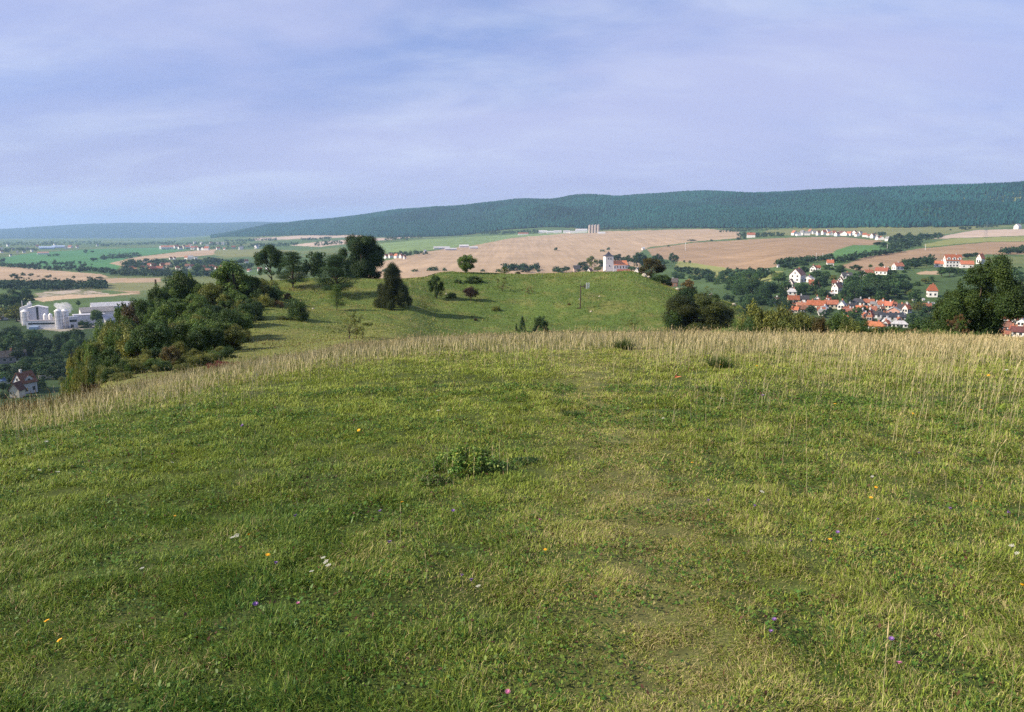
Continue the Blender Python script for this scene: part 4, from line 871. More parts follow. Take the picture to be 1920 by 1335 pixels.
def gable_house(w, d, hw, hr, wallc, roofc, root, windows=2, chimney=True, hip=False, dormer=0, detail=True, over=.35):
    """ridge runs along local x (width w); the long eaves side faces local -y"""
    k_ = random.uniform(.72, 1.12); g_ = random.uniform(0, .22); m_ = sum(roofc)/3; roofc = tuple((c*(1-g_)+m_*g_)*k_ for c in roofc); k_ = random.uniform(.82, 1.0); wallc = tuple(c*k_ for c in wallc)
    mb = MB(); x, y = w/2, d/2; rw = 0 if not hip else min(w*.3, d*.5)
    if hip: mb.box(-x, x, -y, y, -1.5, hw)
    else:
        V = [(-x, -y, -1.5), (x, -y, -1.5), (x, y, -1.5), (-x, y, -1.5), (-x, -y, hw), (x, -y, hw), (x, y, hw), (-x, y, hw), (-x, 0, hw+hr), (x, 0, hw+hr)]
        mb.add(V, [(3, 2, 1, 0), (0, 1, 5, 4), (2, 3, 7, 6), (1, 2, 6, 9, 5), (3, 0, 4, 8, 7), (4, 5, 9, 8), (6, 7, 8, 9)])
    wall = mb.build('wall', PLASTER, root, wallc)
    o = over; sl = hr/y; t = .22; mr = MB(); zt = hw+hr+.06; ze = hw-o*sl+.06; xo = x+o; yo = y+o; xr = xo-rw
    V = [(-xo, -yo, ze), (xo, -yo, ze), (xr, 0, zt), (-xr, 0, zt), (xo, yo, ze), (-xo, yo, ze)]; V += [(a, b, c+t) for a, b, c in V]
    Fc = [(6, 7, 8, 9), (10, 11, 9, 8), (1, 0, 3, 2), (5, 4, 2, 3), (0, 1, 7, 6), (4, 5, 11, 10)]
    if hip: Fc += [(7, 10, 8), (11, 6, 9), (1, 2, 4), (5, 3, 0), (1, 4, 10, 7), (5, 0, 6, 11)]
    else: Fc += [(1, 2, 8, 7), (2, 4, 10, 8), (5, 3, 9, 11), (3, 0, 6, 9)]
    mr.add(V, Fc); roof = mr.build('roof', TILES, root, roofc)
    if chimney:
        cx = w*random.choice([-.22, .2, .05]); c = MB().box(cx-.35, cx+.35, -.3, .35, hw+hr*.6, hw+hr+1.0); c.box(cx-.42, cx+.42, -.37, .42, hw+hr+1.0, hw+hr+1.14)
        c.build('chimney', PLASTER, roof, BRICK if random.random() < .5 else LGREY)
    if detail:
        win = lambda wx, wz, side, s=.5: None
        def window(cx, cz, face, ww=1.1, wh=1.3):
            a = ww/2; b = wh/2; f = MB(); g = MB()
            if face in 'fb':
                sg = -1 if face == 'f' else 1; yy = sg*y; f.box(cx-a-.12, cx+a+.12, min(yy, yy+sg*.05), max(yy, yy+sg*.05), cz-b-.12, cz+b+.12); g.box(cx-a, cx+a, min(yy, yy+sg*.08), max(yy, yy+sg*.08), cz-b, cz+b)
            else:
                sg = -1 if face == 'l' else 1; xx = sg*x; f.box(min(xx, xx+sg*.05), max(xx, xx+sg*.05), cx-a-.12, cx+a+.12, cz-b-.12, cz+b+.12); g.box(min(xx, xx+sg*.08), max(xx, xx+sg*.08), cx-a, cx+a, cz-b, cz+b)
            fr = f.build('window', PLASTER, root, (.55, .53, .5)); g.build('pane', GLASS, fr)
        rows = [1.6]+([4.4] if hw > 5 else []); 
        for zz in rows:
            if zz+.8 > hw: zz = hw*.55
            for k in range(windows): cx = -x+(k+.5)*w/windows; window(cx, zz, 'f'); 
            for k in (-1, 1):
                for fc in 'lr': window(k*d*.22, zz, fc)
        if not hip and hr > 2.5:
            for fc in 'lr': window(0, hw+hr*.32, fc, .9, 1.0)
        mb = MB().box(-.5, .5, y, y+.07, 0, 2.1); mb.build('door', WOOD, root, (.12, .07, .04))
    for k in range(dormer):
        cx = -x+(k+.5)*w/dormer; dw = min(1.5, w/dormer*.32); zf = hw+.1; zt2 = hw+hr*.60; yf = -y+.25; yb = -y+ (zt2-hw)/sl
        dm = MB(); V = [(cx-dw, yf, zf), (cx+dw, yf, zf), (cx+dw, yf, zt2-.7), (cx-dw, yf, zt2-.7), (cx, yf, zt2+.3), (cx-dw, yb, zt2-.7), (cx+dw, yb, zt2-.7), (cx, yb+.6, zt2+.3)]
        dm.add(V, [(0, 1, 2, 4, 3), (0, 3, 5), (1, 6, 2)]); dd = dm.build('dormer', PLASTER, root, wallc)
        q = [(cx-dw-.2, yf-.2, zt2-.85), (cx, yf-.2, zt2+.4), (cx, yb+.8, zt2+.4), (cx-dw-.2, yb, zt2-.85), (cx+dw+.2, yf-.2, zt2-.85), (cx+dw+.2, yb, zt2-.85)]
        MB().add(q, [(0, 1, 2, 3), (1, 4, 5, 2)]).build('dormer_roof', TILES, dd, roofc)
        MB().box(cx-.5, cx+.5, yf-.06, yf, zf+.5, zt2-.9).build('pane', GLASS, dd)
    return root
def face_rot(P, ang):
    """rotation so that local -y faces the camera, then turned by ang degrees"""
    return math.atan2(P.x, P.y)*-1+math.radians(ang)
def house(px, pyb, wpx, wallc, roofc, ang=0, ratio=.75, hpx=None, storeys=1, label=None, cat='house', place=None, look=None, r0=240, r1=6000, r=None, windows=2, detail=None, hip=False, dormer=0, roofh=.42, name='house', last=False, chimney=True):
    if r is None: P, r = spot(px, pyb, r0, r1, last)
    else: P = at(px, r, pyb)
    s = P.y/F; w = wpx*s; ca, sa = abs(math.cos(math.radians(ang))), abs(math.sin(math.radians(ang)))
    W0 = w/(ca+ratio*sa); d = W0*ratio; hw = (hpx*s*.55 if hpx else 2.9*storeys); hr = (hpx*s*.45 if hpx else d*roofh)
    t = empty(name, P, face_rot(P, ang), label, cat)
    det = (r < 1300) if detail is None else detail
    gable_house(W0, d, hw, hr, wallc, roofc, t, windows, chimney and r < 2500, hip, dormer, det)
    if place: REG.setdefault(place, []).append((px, t, look))
    return t
VP = 'in the village on the right'
def build_village():
    A = house
    # near big white farmhouse with gable facing us, and what stands round it
    A(1495, 529, 29, WHITE, (.26, .13, .10), 68, .8, 24, label='tall white gabled house with brownish roof at village top', windows=3)
    A(1516, 529, 20, WHITE, (.45, .42, .42), 75, .8, 11, label='low white annex touching the tall white gabled house')
    A(1525, 537, 17, BRICK, ORANGE, 10, .6, 12, label='orange roofed brick shed right below the low white annex', cat='shed')
    A(1482, 541, 12, WHITE, BROWN, 80, .9, 17, label='narrow white gabled house left of the tall white house')
    A(1485, 553, 17, WHITE, LGREY, 5, .8, 11, hip=True, roofh=.12, label='boxy white flat roofed house above the orange roofed one')
    A(1487, 569, 22, YEL, ORANGE, 12, .7, 15, label='yellow walled house with bright orange roof at left edge')
    A(1506, 566, 20, WHITE, DARK, 5, .7, 12, label='house with slate dark roof right of the yellow walled one')
    A(1456, 569, 20, WHITE, RED, 70, .8, 11, label='low white gabled house with red roof by the dark trees')
    A(1502, 578, 20, CREAM, (.40, .17, .10), 15, .7, 10, label='cream house with faded orange roof behind the hedge')
    A(1532, 565, 9, WHITE, LGREY, 85, .9, 9, label='tiny white gable peeping over the long orange roof')
    A(1530, 581, 34, CREAM, ORANGE, -8, .5, 17, label='long bright orange roofed barn, left of a matching pair', windows=4)
    A(1558, 578, 26, CREAM, ORANGE, 15, .6, 15, label='bright orange roofed building, right of the long orange barn', windows=3)
    A(1545, 585, 16, GREYW, LGREY, 60, .8, 11, label='grey roofed lean-to in front of the two orange barns', cat='shed')
    A(1578, 580, 15, WHITE, LGREY, 75, .9, 16, label='white gabled house with pale grey roof facing the meadow')
    A(1569, 549, 20, WHITE, (.17, .11, .10), 60, .8, 19, label='white L shaped gabled house with purple brown roof', windows=3)
    A(1575, 534, 12, WHITE, ORANGE, 80, .9, 15, label='steep white gable with orange roof among garden trees')
    A(1566, 535, 13, CREAM, RED, 5, .8, 9, label='red roofed low house left of the steep white gable')
    A(1587, 523, 20, WHITE, DARK, 12, .9, 12, label='white villa with slate roof and side wings on the slope', dormer=1, windows=3)
    A(1525, 509, 13, WHITE, RED, 80, .9, 12, label='small white gabled house high on the left village slope')
    A(1533, 505, 10, WHITE, RED, 5, .7, 7, label='red roofed outbuilding behind the small white slope house', cat='shed')
    A(1556, 499, 13, WHITE, ORANGE, 10, .8, 12, label='lone bright orange roofed house at the tip of brown field')
    A(1553, 565, 9, WHITE, RED, 30, .9, 8, label='tiny white hut with red door side amid trees', cat='shed')
    A(1558, 553, 14, GREYW, LGREY, 0, .6, 5, hip=True, label='flat pale greenhouse roof between the gardens', cat='shed', roofh=.1)
    A(1608, 572, 22, WHITE, DARK, 2, .7, 13, label='white row house with dark flat roof and three windows', windows=3, hip=True)
    A(1597, 578, 20, CREAM, DARK, 10, .7, 9, label='low dark roofed house in front of the white row house')
    A(1628, 572, 20, WHITE, ORANGE, 8, .7, 12, label='orange roofed house directly right of the white row house')
    A(1592, 590, 24, BRICK, (.33, .12, .08), 5, .6, 12, label='rusty brown roofed house at the foot of the row')
    A(1615, 588, 22, CREAM, ORANGE, -12, .7, 15, label='orange roofed house below the white row house')
    A(1636, 586, 14, CREAM, (.36, .14, .09), 15, .8, 12, label='brownish orange roofed house behind the pointed red roof')
    A(1631, 602, 13, BRICK, (.45, .08, .045), 75, .9, 22, label='steep pointed red roof above the big orange hip roof')
    A(1638, 618, 42, WHITE, (.46, .16, .065), -6, .5, 15, hip=True, label='big orange hipped roof on a long white house by hedge', windows=4)
    A(1645, 596, 20, GREYW, DARK, -20, .8, 13, label='slate roofed house left of the dark hall')
    A(1640, 574, 15, CREAM, GREY, 0, .8, 9, label='small grey roofed house between two orange roofs')
    A(1652, 576, 14, CREAM, ORANGE, 10, .8, 12, label='left orange roof of the pair above the pink gable')
    A(1666, 579, 14, CREAM, (.46, .12, .06), -14, .8, 14, label='right orange roof of the pair above the pink gable')
    A(1675, 588, 22, (.55, .30, .24), LGREY, 88, .9, 14, label='pink gabled house with white edged roof in village centre')
    A(1672, 600, 46, GREYW, (.045, .055, .075), 4, .5, 13, label='wide dark blue slate roofed hall behind the white block', windows=5)
    A(1690, 584, 16, GREYW, DARK, -35, .8, 15, label='dark steep roofed house between pink gable and orange roof')
    A(1700, 586, 17, WHITE, ORANGE, 60, .8, 16, label='white gabled house with orange roof at the village right')
    A(1662, 610, 15, WHITE, LGREY, 20, .9, 14, hip=True, roofh=.08, label='bright white cube shaped house with flat overhanging roof')
    A(1686, 613, 28, WHITE, LGREY, 6, .5, 11, hip=True, roofh=.1, label='long low white building with flat grey roof and windows', windows=4)
    A(1747, 556, 19, WHITE, ORANGE, 12, .9, 22, hip=True, label='white two storey house with orange hipped roof by big tree', windows=2, storeys=2)
    A(1737, 583, 17, WHITE, ORANGE, 20, .8, 16, label='orange roofed house half hidden left of the big tree')
    A(1757, 615, 20, WHITE, RED, 65, .8, 18, label='white gabled red roofed house under the big tree')
    A(1628, 517, 17, WHITE, ORANGE, 20, .8, 11, label='orange roofed white house on slope, left of three')
    A(1653, 515, 24, WHITE, RED, -14, .6, 13, label='long red roofed house on slope in the middle of three', windows=3)
    A(1665, 511, 8, WHITE, RED, 80, .9, 9, label='little white gable at the end of the long red roof')
    A(1683, 506, 21, WHITE, ORANGE, 35, .8, 13, label='white gabled orange roofed house on slope, right of three')
    A(1883, 601, 28, WHITE, (.42, .16, .08), 3, .5, 10, label='orange roofed row right of the big tree', windows=3)
    A(1880, 619, 30, WHITE, BROWN, 3, .6, 16, label='white two storey house with balconies right of big tree', windows=4)
    A(1905, 595, 18, WHITE, ORANGE, 55, .8, 12, label='cream gabled house with orange roof at the right edge')
    A(1917, 611, 20, WHITE, LGREY, 70, .8, 14, label='white gabled house with grey roof at the right edge')
    A(1912, 631, 30, WHITE, (.20, .06, .05), 6, .6, 19, label='white house with dark red roof at lower right corner', windows=3)
    A(1870, 634, 18, WHITE, ORANGE, 12, .8, 14, label='small orange roofed cottage just above the crest grass')
    A(1408, 445, 15, WHITE, ORANGE, 5, .6, 9, label='lone orange roofed farmhouse at the forest edge', r0=1200)
    # small houses packed between the larger ones
    RR = random.Random(17)
    for i in range(34):
        x = RR.uniform(1480, 1702); y = RR.uniform(568, 612) if x > 1560 else RR.uniform(562, 594)
        c = RR.choice([WHITE, WHITE, CREAM, GREYW, BRICK]); rc, rn = RR.choice([(ORANGE, 'orange'), (RED, 'red'), (BROWN, 'brown'), (GREY, 'grey'), (ORANGE, 'orange')])
        A(x, y, RR.uniform(9, 15), c, rc, RR.uniform(-80, 80), .8, RR.uniform(8, 11), place='packed into the village centre', look={WHITE: 'white', CREAM: 'cream', GREYW: 'grey', BRICK: 'brick'}[c]+f' walled small house with {rn} roof')
    for i, (x, y) in enumerate([(1868, 612), (1890, 612), (1899, 622), (1886, 630), (1908, 606), (1895, 590), (1916, 622), (1874, 622)]):
        rc, rn = RR.choice([(ORANGE, 'orange'), (RED, 'red'), (BROWN, 'brown')]); A(x, y, RR.uniform(12, 18), WHITE, rc, RR.uniform(-70, 70), .8, RR.uniform(9, 13), place='under the big right tree', look=f'white house with {rn} roof')
    # guesthouse on the slope: big gabled block, three dormers, low wings
    A(1785, 499, 32, WHITE, ORANGE, 22, .55, 23, label='large white guesthouse with orange roof and three white dormers', dormer=3, windows=5, storeys=2)
    A(1761, 499, 17, WHITE, ORANGE, 5, .7, 11, label='low orange roofed left wing of the white guesthouse')
    A(1812, 501, 24, WHITE, ORANGE, 12, .6, 13, label='low orange roofed right wing of the white guesthouse')
    A(1838, 493, 14, WHITE, ORANGE, 60, .8, 18, label='white house with orange roof just above the big tree')
    for x, y, w in [(1436, 510, 6), (1443, 512, 4), (1459, 502, 5), (1510, 490, 5), (1424, 508, 5), (1450, 526, 4), (1400, 530, 4), (1609, 520, 4), (1712, 562, 5), (1731, 563, 4), (1749, 570, 4)]:
        house(x, y, w, WHITE, LGREY, 30, .8, w*.9, place='among the gardens at the village edge', look='tiny white garden hut', cat='shed', detail=False, chimney=False, name='garden_hut')
    R = random.Random(3)
    for x, y in [(1489, 441), (1497, 442), (1504, 441), (1513, 441), (1519, 439), (1527, 439), (1534, 441), (1545, 440), (1552, 437), (1556, 441), (1563, 441), (1569, 443), (1577, 442), (1584, 442), (1592, 442), (1599, 440), (1607, 444), (1613, 441), (1621, 445), (1629, 446), (1636, 447), (1642, 446), (1652, 450), (1664, 452), (1602, 441), (1646, 450)]:
        rc, rn = R.choice([(ORANGE, 'orange'), (ORANGE, 'orange'), (RED, 'red'), (GREY, 'grey'), (BROWN, 'brown')])
        house(x, y, R.uniform(8, 13), WHITE, rc, R.uniform(-80, 80), .8, R.uniform(6, 9), place='in the far village below the forest', look=f'small white house with {rn} roof', r0=1100, r1=3000, detail=False)
    A(1908, 429, 13, WHITE, LGREY, 60, .8, 9, label='lone white house on the pale field below the right forest', r0=1100, r1=3500, detail=False)
    # church: west tower with slate pyramid spire, nave, choir and low annexes
    P = at(1152, 960, 507); s = P.y/F; t = empty('church', P, face_rot(P, 18), 'white church with slate spired tower and orange nave roof on hilltop', 'church')
    tw = 7.8*s/1.0; X = -12*s
    tower = MB().box(X-tw*.98, X+tw*.98, -tw*.9, tw*.9, -8, 29*s); to = tower.build('tower', PLASTER, t, WHITE)
    sp = MB(); e = tw*1.15; zc = 29*s; sp.add([(X-e, -e, zc), (X+e, -e, zc), (X+e, e, zc), (X-e, e, zc), (X-e*.45, -e*.45, zc+3.0*s), (X+e*.45, -e*.45, zc+3.0*s), (X+e*.45, e*.45, zc+3.0*s), (X-e*.45, e*.45, zc+3.0*s), (X, 0, zc+9*s)],
        [(0, 1, 5, 4), (1, 2, 6, 5), (2, 3, 7, 6), (3, 0, 4, 7), (4, 5, 8), (5, 6, 8), (6, 7, 8), (7, 4, 8), (3, 2, 1, 0)]); so_ = sp.build('spire', TILES, to, (.045, .045, .065))
    MB().cyl(X, 0, .12, zc+8.6*s, zc+11.5*s, 6).build('finial', METAL, so_, (.3, .25, .1))
    for k in (-1, 1):
        MB().box(X+k*1.6-.5, X+k*1.6+.5, -tw*.9-.1, -tw*.9, 23*s, 25.5*s).build('belfry_opening', GLASS, to)
    MB().box(X-.5, X+.5, -tw*.9-.1, -tw*.9, 10*s, 13*s).build('belfry_opening', GLASS, to)
    n0, n1, d, hw, hr = X+tw, X+tw+27*s, 7.5*s, 13*s, 7.5*s
    nv = MB(); V = [(n0, -d, -8), (n1, -d, -8), (n1, d, -8), (n0, d, -8), (n0, -d, hw), (n1, -d, hw), (n1, d, hw), (n0, d, hw), (n0, 0, hw+hr), (n1, 0, hw+hr)]
    nv.add(V, [(0, 1, 5, 4), (2, 3, 7, 6), (1, 2, 6, 9, 5), (3, 0, 4, 8, 7)]); nave = nv.build('nave', PLASTER, t, WHITE)
    rf = MB(); q = [(n0, -d-.5, hw-.3), (n1+.5, -d-.5, hw-.3), (n1+.3, 0, hw+hr+.2), (n0, 0, hw+hr+.2), (n1+.5, d+.5, hw-.3), (n0, d+.5, hw-.3)]; rf.add(q, [(0, 1, 2, 3), (4, 5, 3, 2)]); rf.build('roof', TILES, t, (.60, .215, .10))
    for k in range(5):
        cx = n0+(k+.5)*(n1-n0)/5; MB().box(cx-.55, cx+.55, -d-.1, -d, 6.5*s, 11*s).build('window', GLASS, nave)
    ch = MB(); a = n1; b = n1+7*s; dd = d*.75; hh = 11*s; ch.add([(a, -dd, -8), (b, -dd*.5, -8), (b, dd*.5, -8), (a, dd, -8), (a, -dd, hh), (b, -dd*.5, hh), (b, dd*.5, hh), (a, dd, hh)], [(0, 1, 5, 4), (1, 2, 6, 5), (2, 3, 7, 6)]); ch.build('choir', PLASTER, t, WHITE)
    MB().add([(a, -dd-.4, hh), (b+.4, -dd*.5-.3, hh), (b+.4, dd*.5+.3, hh), (a, dd+.4, hh), (a, 0, hh+5*s)], [(0, 1, 4), (1, 2, 4), (2, 3, 4)]).build('choir_roof', TILES, t, (.45, .17, .09))
    A(1169, 507, 24, WHITE, RED, 4, .5, 13, r=900, label='low red roofed parish house in front of the church nave', windows=3)
    A(1138, 508, 20, WHITE, RED, 8, .5, 9, r=890, label='low red roof at the foot of the church tower')
    A(1081, 509, 13, (.55, .42, .36), DARK, 10, .8, 13, r=940, label='pinkish house with slate roof at left end of church hamlet')
    A(1106, 510, 13, WHITE, BROWN, 62, .8, 14, r=900, label='white gable with brown roof left of the church tower')
    A(1195, 507, 11, WHITE, GREY, 70, .8, 11, r=930, label='small white gable right of the church among dark trees')
    A(1256, 511, 32, BROWN, (.10, .075, .065), -6, .5, 15, r=760, label='long dark brown roofed barn right of the church hamlet', cat='barn', windows=3)
    A(1240, 513, 9, CREAM, GREY, 60, .8, 10, r=765, label='little cream shed at the left end of dark barn', cat='shed')
    A(1244, 489, 4, WHITE, LGREY, 20, .8, 4, r=1100, label='tiny white hut between the tree clumps behind church', cat='shed', detail=False)
    A(1206, 469, 6, WHITE, LGREY, 20, .9, 5, label='solitary small white cabin on the tan field above church', cat='shed', detail=False, r0=1000)
    # long sheds on the middle fields
    for x, y, w, h in [(828, 467, 30, 5), (845, 469, 22, 4), (870, 464, 18, 5), (888, 466, 16, 4)]:
        house(x, y, w, (.62, .58, .62), LGREY, 4, .35, h, place='of the farm complex on the middle field', look='long low pale shed', cat='barn', r0=1000, r1=3000, detail=False, chimney=False, name='farm_shed')
    for x, y, w in [(724, 484, 8), (733, 483, 9), (743, 484, 9), (752, 484, 8), (759, 486, 5)]:
        house(x, y, w, WHITE, ORANGE if w > 7 else RED, R.uniform(-60, 60), .8, 8, place='in the hamlet behind the conical juniper', look='small white orange roofed house', r0=900, r1=2500, detail=False)
    house(797, 476, 5, WHITE, LGREY, 20, .9, 8, label='small white box shaped building beside the hamlet hedge', cat='shed', r0=1000, detail=False, chimney=False)
    # factory row and four silos under the forest
    for x, y, w, h in [(981, 440, 19, 4), (1018, 437, 16, 5), (1032, 437, 14, 4), (1046, 437, 14, 5), (1062, 437, 12, 5), (1074, 437, 12, 4), (1090, 436, 22, 7), (1128, 438, 14, 4)]:
        house(x, y, w, WHITE, LGREY if x != 981 else ORANGE, 3, .4, h, place='in the works below the forest', look='long low white hall', cat='hall', r0=1800, r1=3400, detail=False, chimney=False, name='industrial_hall')
    P, r = spot(1113, 437, 1800, 3400); s = P.y/F
    for k in range(4):
        px = 1105.5+k*5.4; Q = at(px, r, 437); t = empty('grain_silo', Q, face_rot(Q, 0)); tag(t, None, 'silo')
        MB().cyl(0, 0, 2.3*s, -3, 14.5*s, 14).build('shaft', PLASTER, t, (.42, .36, .33)); MB().box(-1.3*s, 1.3*s, -1.3*s, 1.3*s, 14.5*s, 16*s).build('head_house', PLASTER, t, (.35, .31, .30))
        REG.setdefault('in the works below the forest', []).append((px, t, 'tall grey concrete silo'))
    # villages on the left plain
    L = [(303, 467, 8, WHITE, LGREY), (314, 467, 22, WHITE, (.55, .25, .17)), (331, 466, 10, WHITE, RED), (338, 468, 9, WHITE, RED), (345, 466, 9, CREAM, RED), (352, 466, 8, WHITE, ORANGE), (358, 463, 6, WHITE, GREY), (362, 468, 9, WHITE, RED), (368, 467, 8, CREAM, RED), (374, 469, 8, WHITE, RED), (381, 469, 8, WHITE, RED), (388, 469, 10, WHITE, ORANGE), (389, 463, 6, WHITE, GREY),
         (366, 457, 6, WHITE, GREY), (378, 458, 6, WHITE, GREY), (396, 458, 6, WHITE, BROWN), (408, 458, 6, WHITE, GREY), (418, 459, 7, WHITE, GREY), (426, 458, 5, WHITE, GREY), (409, 468, 7, WHITE, RED), (421, 468, 5, WHITE, RED), (438, 466, 7, CREAM, RED), (452, 468, 8, WHITE, GREY), (481, 466, 9, WHITE, GREY), (486, 463, 5, WHITE, GREY), (356, 461, 5, WHITE, RED)]
    for x, y, w, c, rc in L:
        rn = {LGREY: 'light grey', RED: 'red', ORANGE: 'orange', GREY: 'grey', BROWN: 'brown'}.get(rc, 'pale red')
        house(x, y, w, c, rc, R.uniform(-60, 60) if w < 15 else 3, .8 if w < 15 else .3, min(7, w*.75), place='in the far left village strip', look=f'small house with {rn} roof', r0=1000, r1=6000, detail=False)
    L = [(247, 507, 9, WHITE, ORANGE), (254, 508, 7, CREAM, (.4, .2, .1)), (268, 504, 7, WHITE, RED), (270, 497, 7, WHITE, GREY), (281, 502, 10, WHITE, RED), (288, 503, 12, WHITE, RED), (285, 509, 18, BRICK, RED), (300, 508, 16, CREAM, RED), (305, 502, 12, CREAM, RED), (316, 502, 13, CREAM, BROWN), (320, 487, 6, WHITE, RED), (327, 487, 6, WHITE, RED), (333, 506, 8, WHITE, RED), (350, 487, 8, WHITE, ORANGE),
         (358, 487, 9, WHITE, LGREY), (367, 487, 6, WHITE, LGREY), (335, 511, 9, GREYW, LGREY), (352, 504, 10, WHITE, BROWN), (360, 503, 8, CREAM, RED), (380, 506, 10, CREAM, RED), (388, 512, 16, CREAM, RED), (396, 504, 9, WHITE, RED), (402, 505, 8, WHITE, RED), (409, 508, 12, WHITE, RED), (417, 506, 10, BRICK, RED), (424, 503, 9, WHITE, ORANGE), (428, 501, 4, WHITE, WHITE),
         (393, 513, 12, CREAM, BROWN), (462, 493, 8, WHITE, RED), (466, 509, 6, WHITE, RED), (487, 508, 8, WHITE, ORANGE), (500, 505, 4, WHITE, WHITE), (470, 507, 4, WHITE, RED), (436, 497, 4, WHITE, LGREY)]
    for x, y, w, c, rc in L:
        rn = {LGREY: 'light grey', RED: 'red', ORANGE: 'orange', GREY: 'grey', BROWN: 'brown', WHITE: 'white'}.get(rc, 'rusty')
        house(x, y, w, c, rc, R.uniform(-50, 50), .8, min(9, w*.85), place='in the tree lined left village', look=('white' if c == WHITE else 'cream' if c == CREAM else 'dull')+f' walled house with {rn} roof', r0=700, r1=4000, detail=False)
    for x, y, w, c, rc in [(2, 474, 8, WHITE, RED), (3, 468, 5, WHITE, GREY), (20, 481, 5, WHITE, GREY), (81, 477, 19, WHITE, (.55, .3, .2)), (45, 474, 5, WHITE, GREY), (60, 472, 5, WHITE, GREY), (33, 475, 4, CREAM, GREY), (103, 461, 5, WHITE, GREY), (88, 467, 26, (.42, .52, .68), (.42, .52, .68)), (110, 465, 22, (.5, .55, .68), (.42, .52, .68)), (132, 465, 9, (.6, .5, .5), RED), (183, 462, 4, WHITE, GREY), (25, 470, 5, CREAM, GREY), (52, 468, 5, WHITE, GREY), (70, 464, 5, CREAM, RED), (15, 462, 5, WHITE, GREY), (124, 467, 5, WHITE, GREY), (145, 465, 5, WHITE, RED)]:
        big = w > 15; house(x, y, w, c, rc, 3 if big else R.uniform(-50, 50), .3 if big else .8, 5, place='in the hazy town on the left horizon', look=('long pale blue hall' if c[2] > c[0]+.1 else 'long white hall with reddish roof') if big else 'tiny pale building', cat='hall' if big else 'house', r0=1500, r1=8000, detail=False, chimney=False)
build_village()

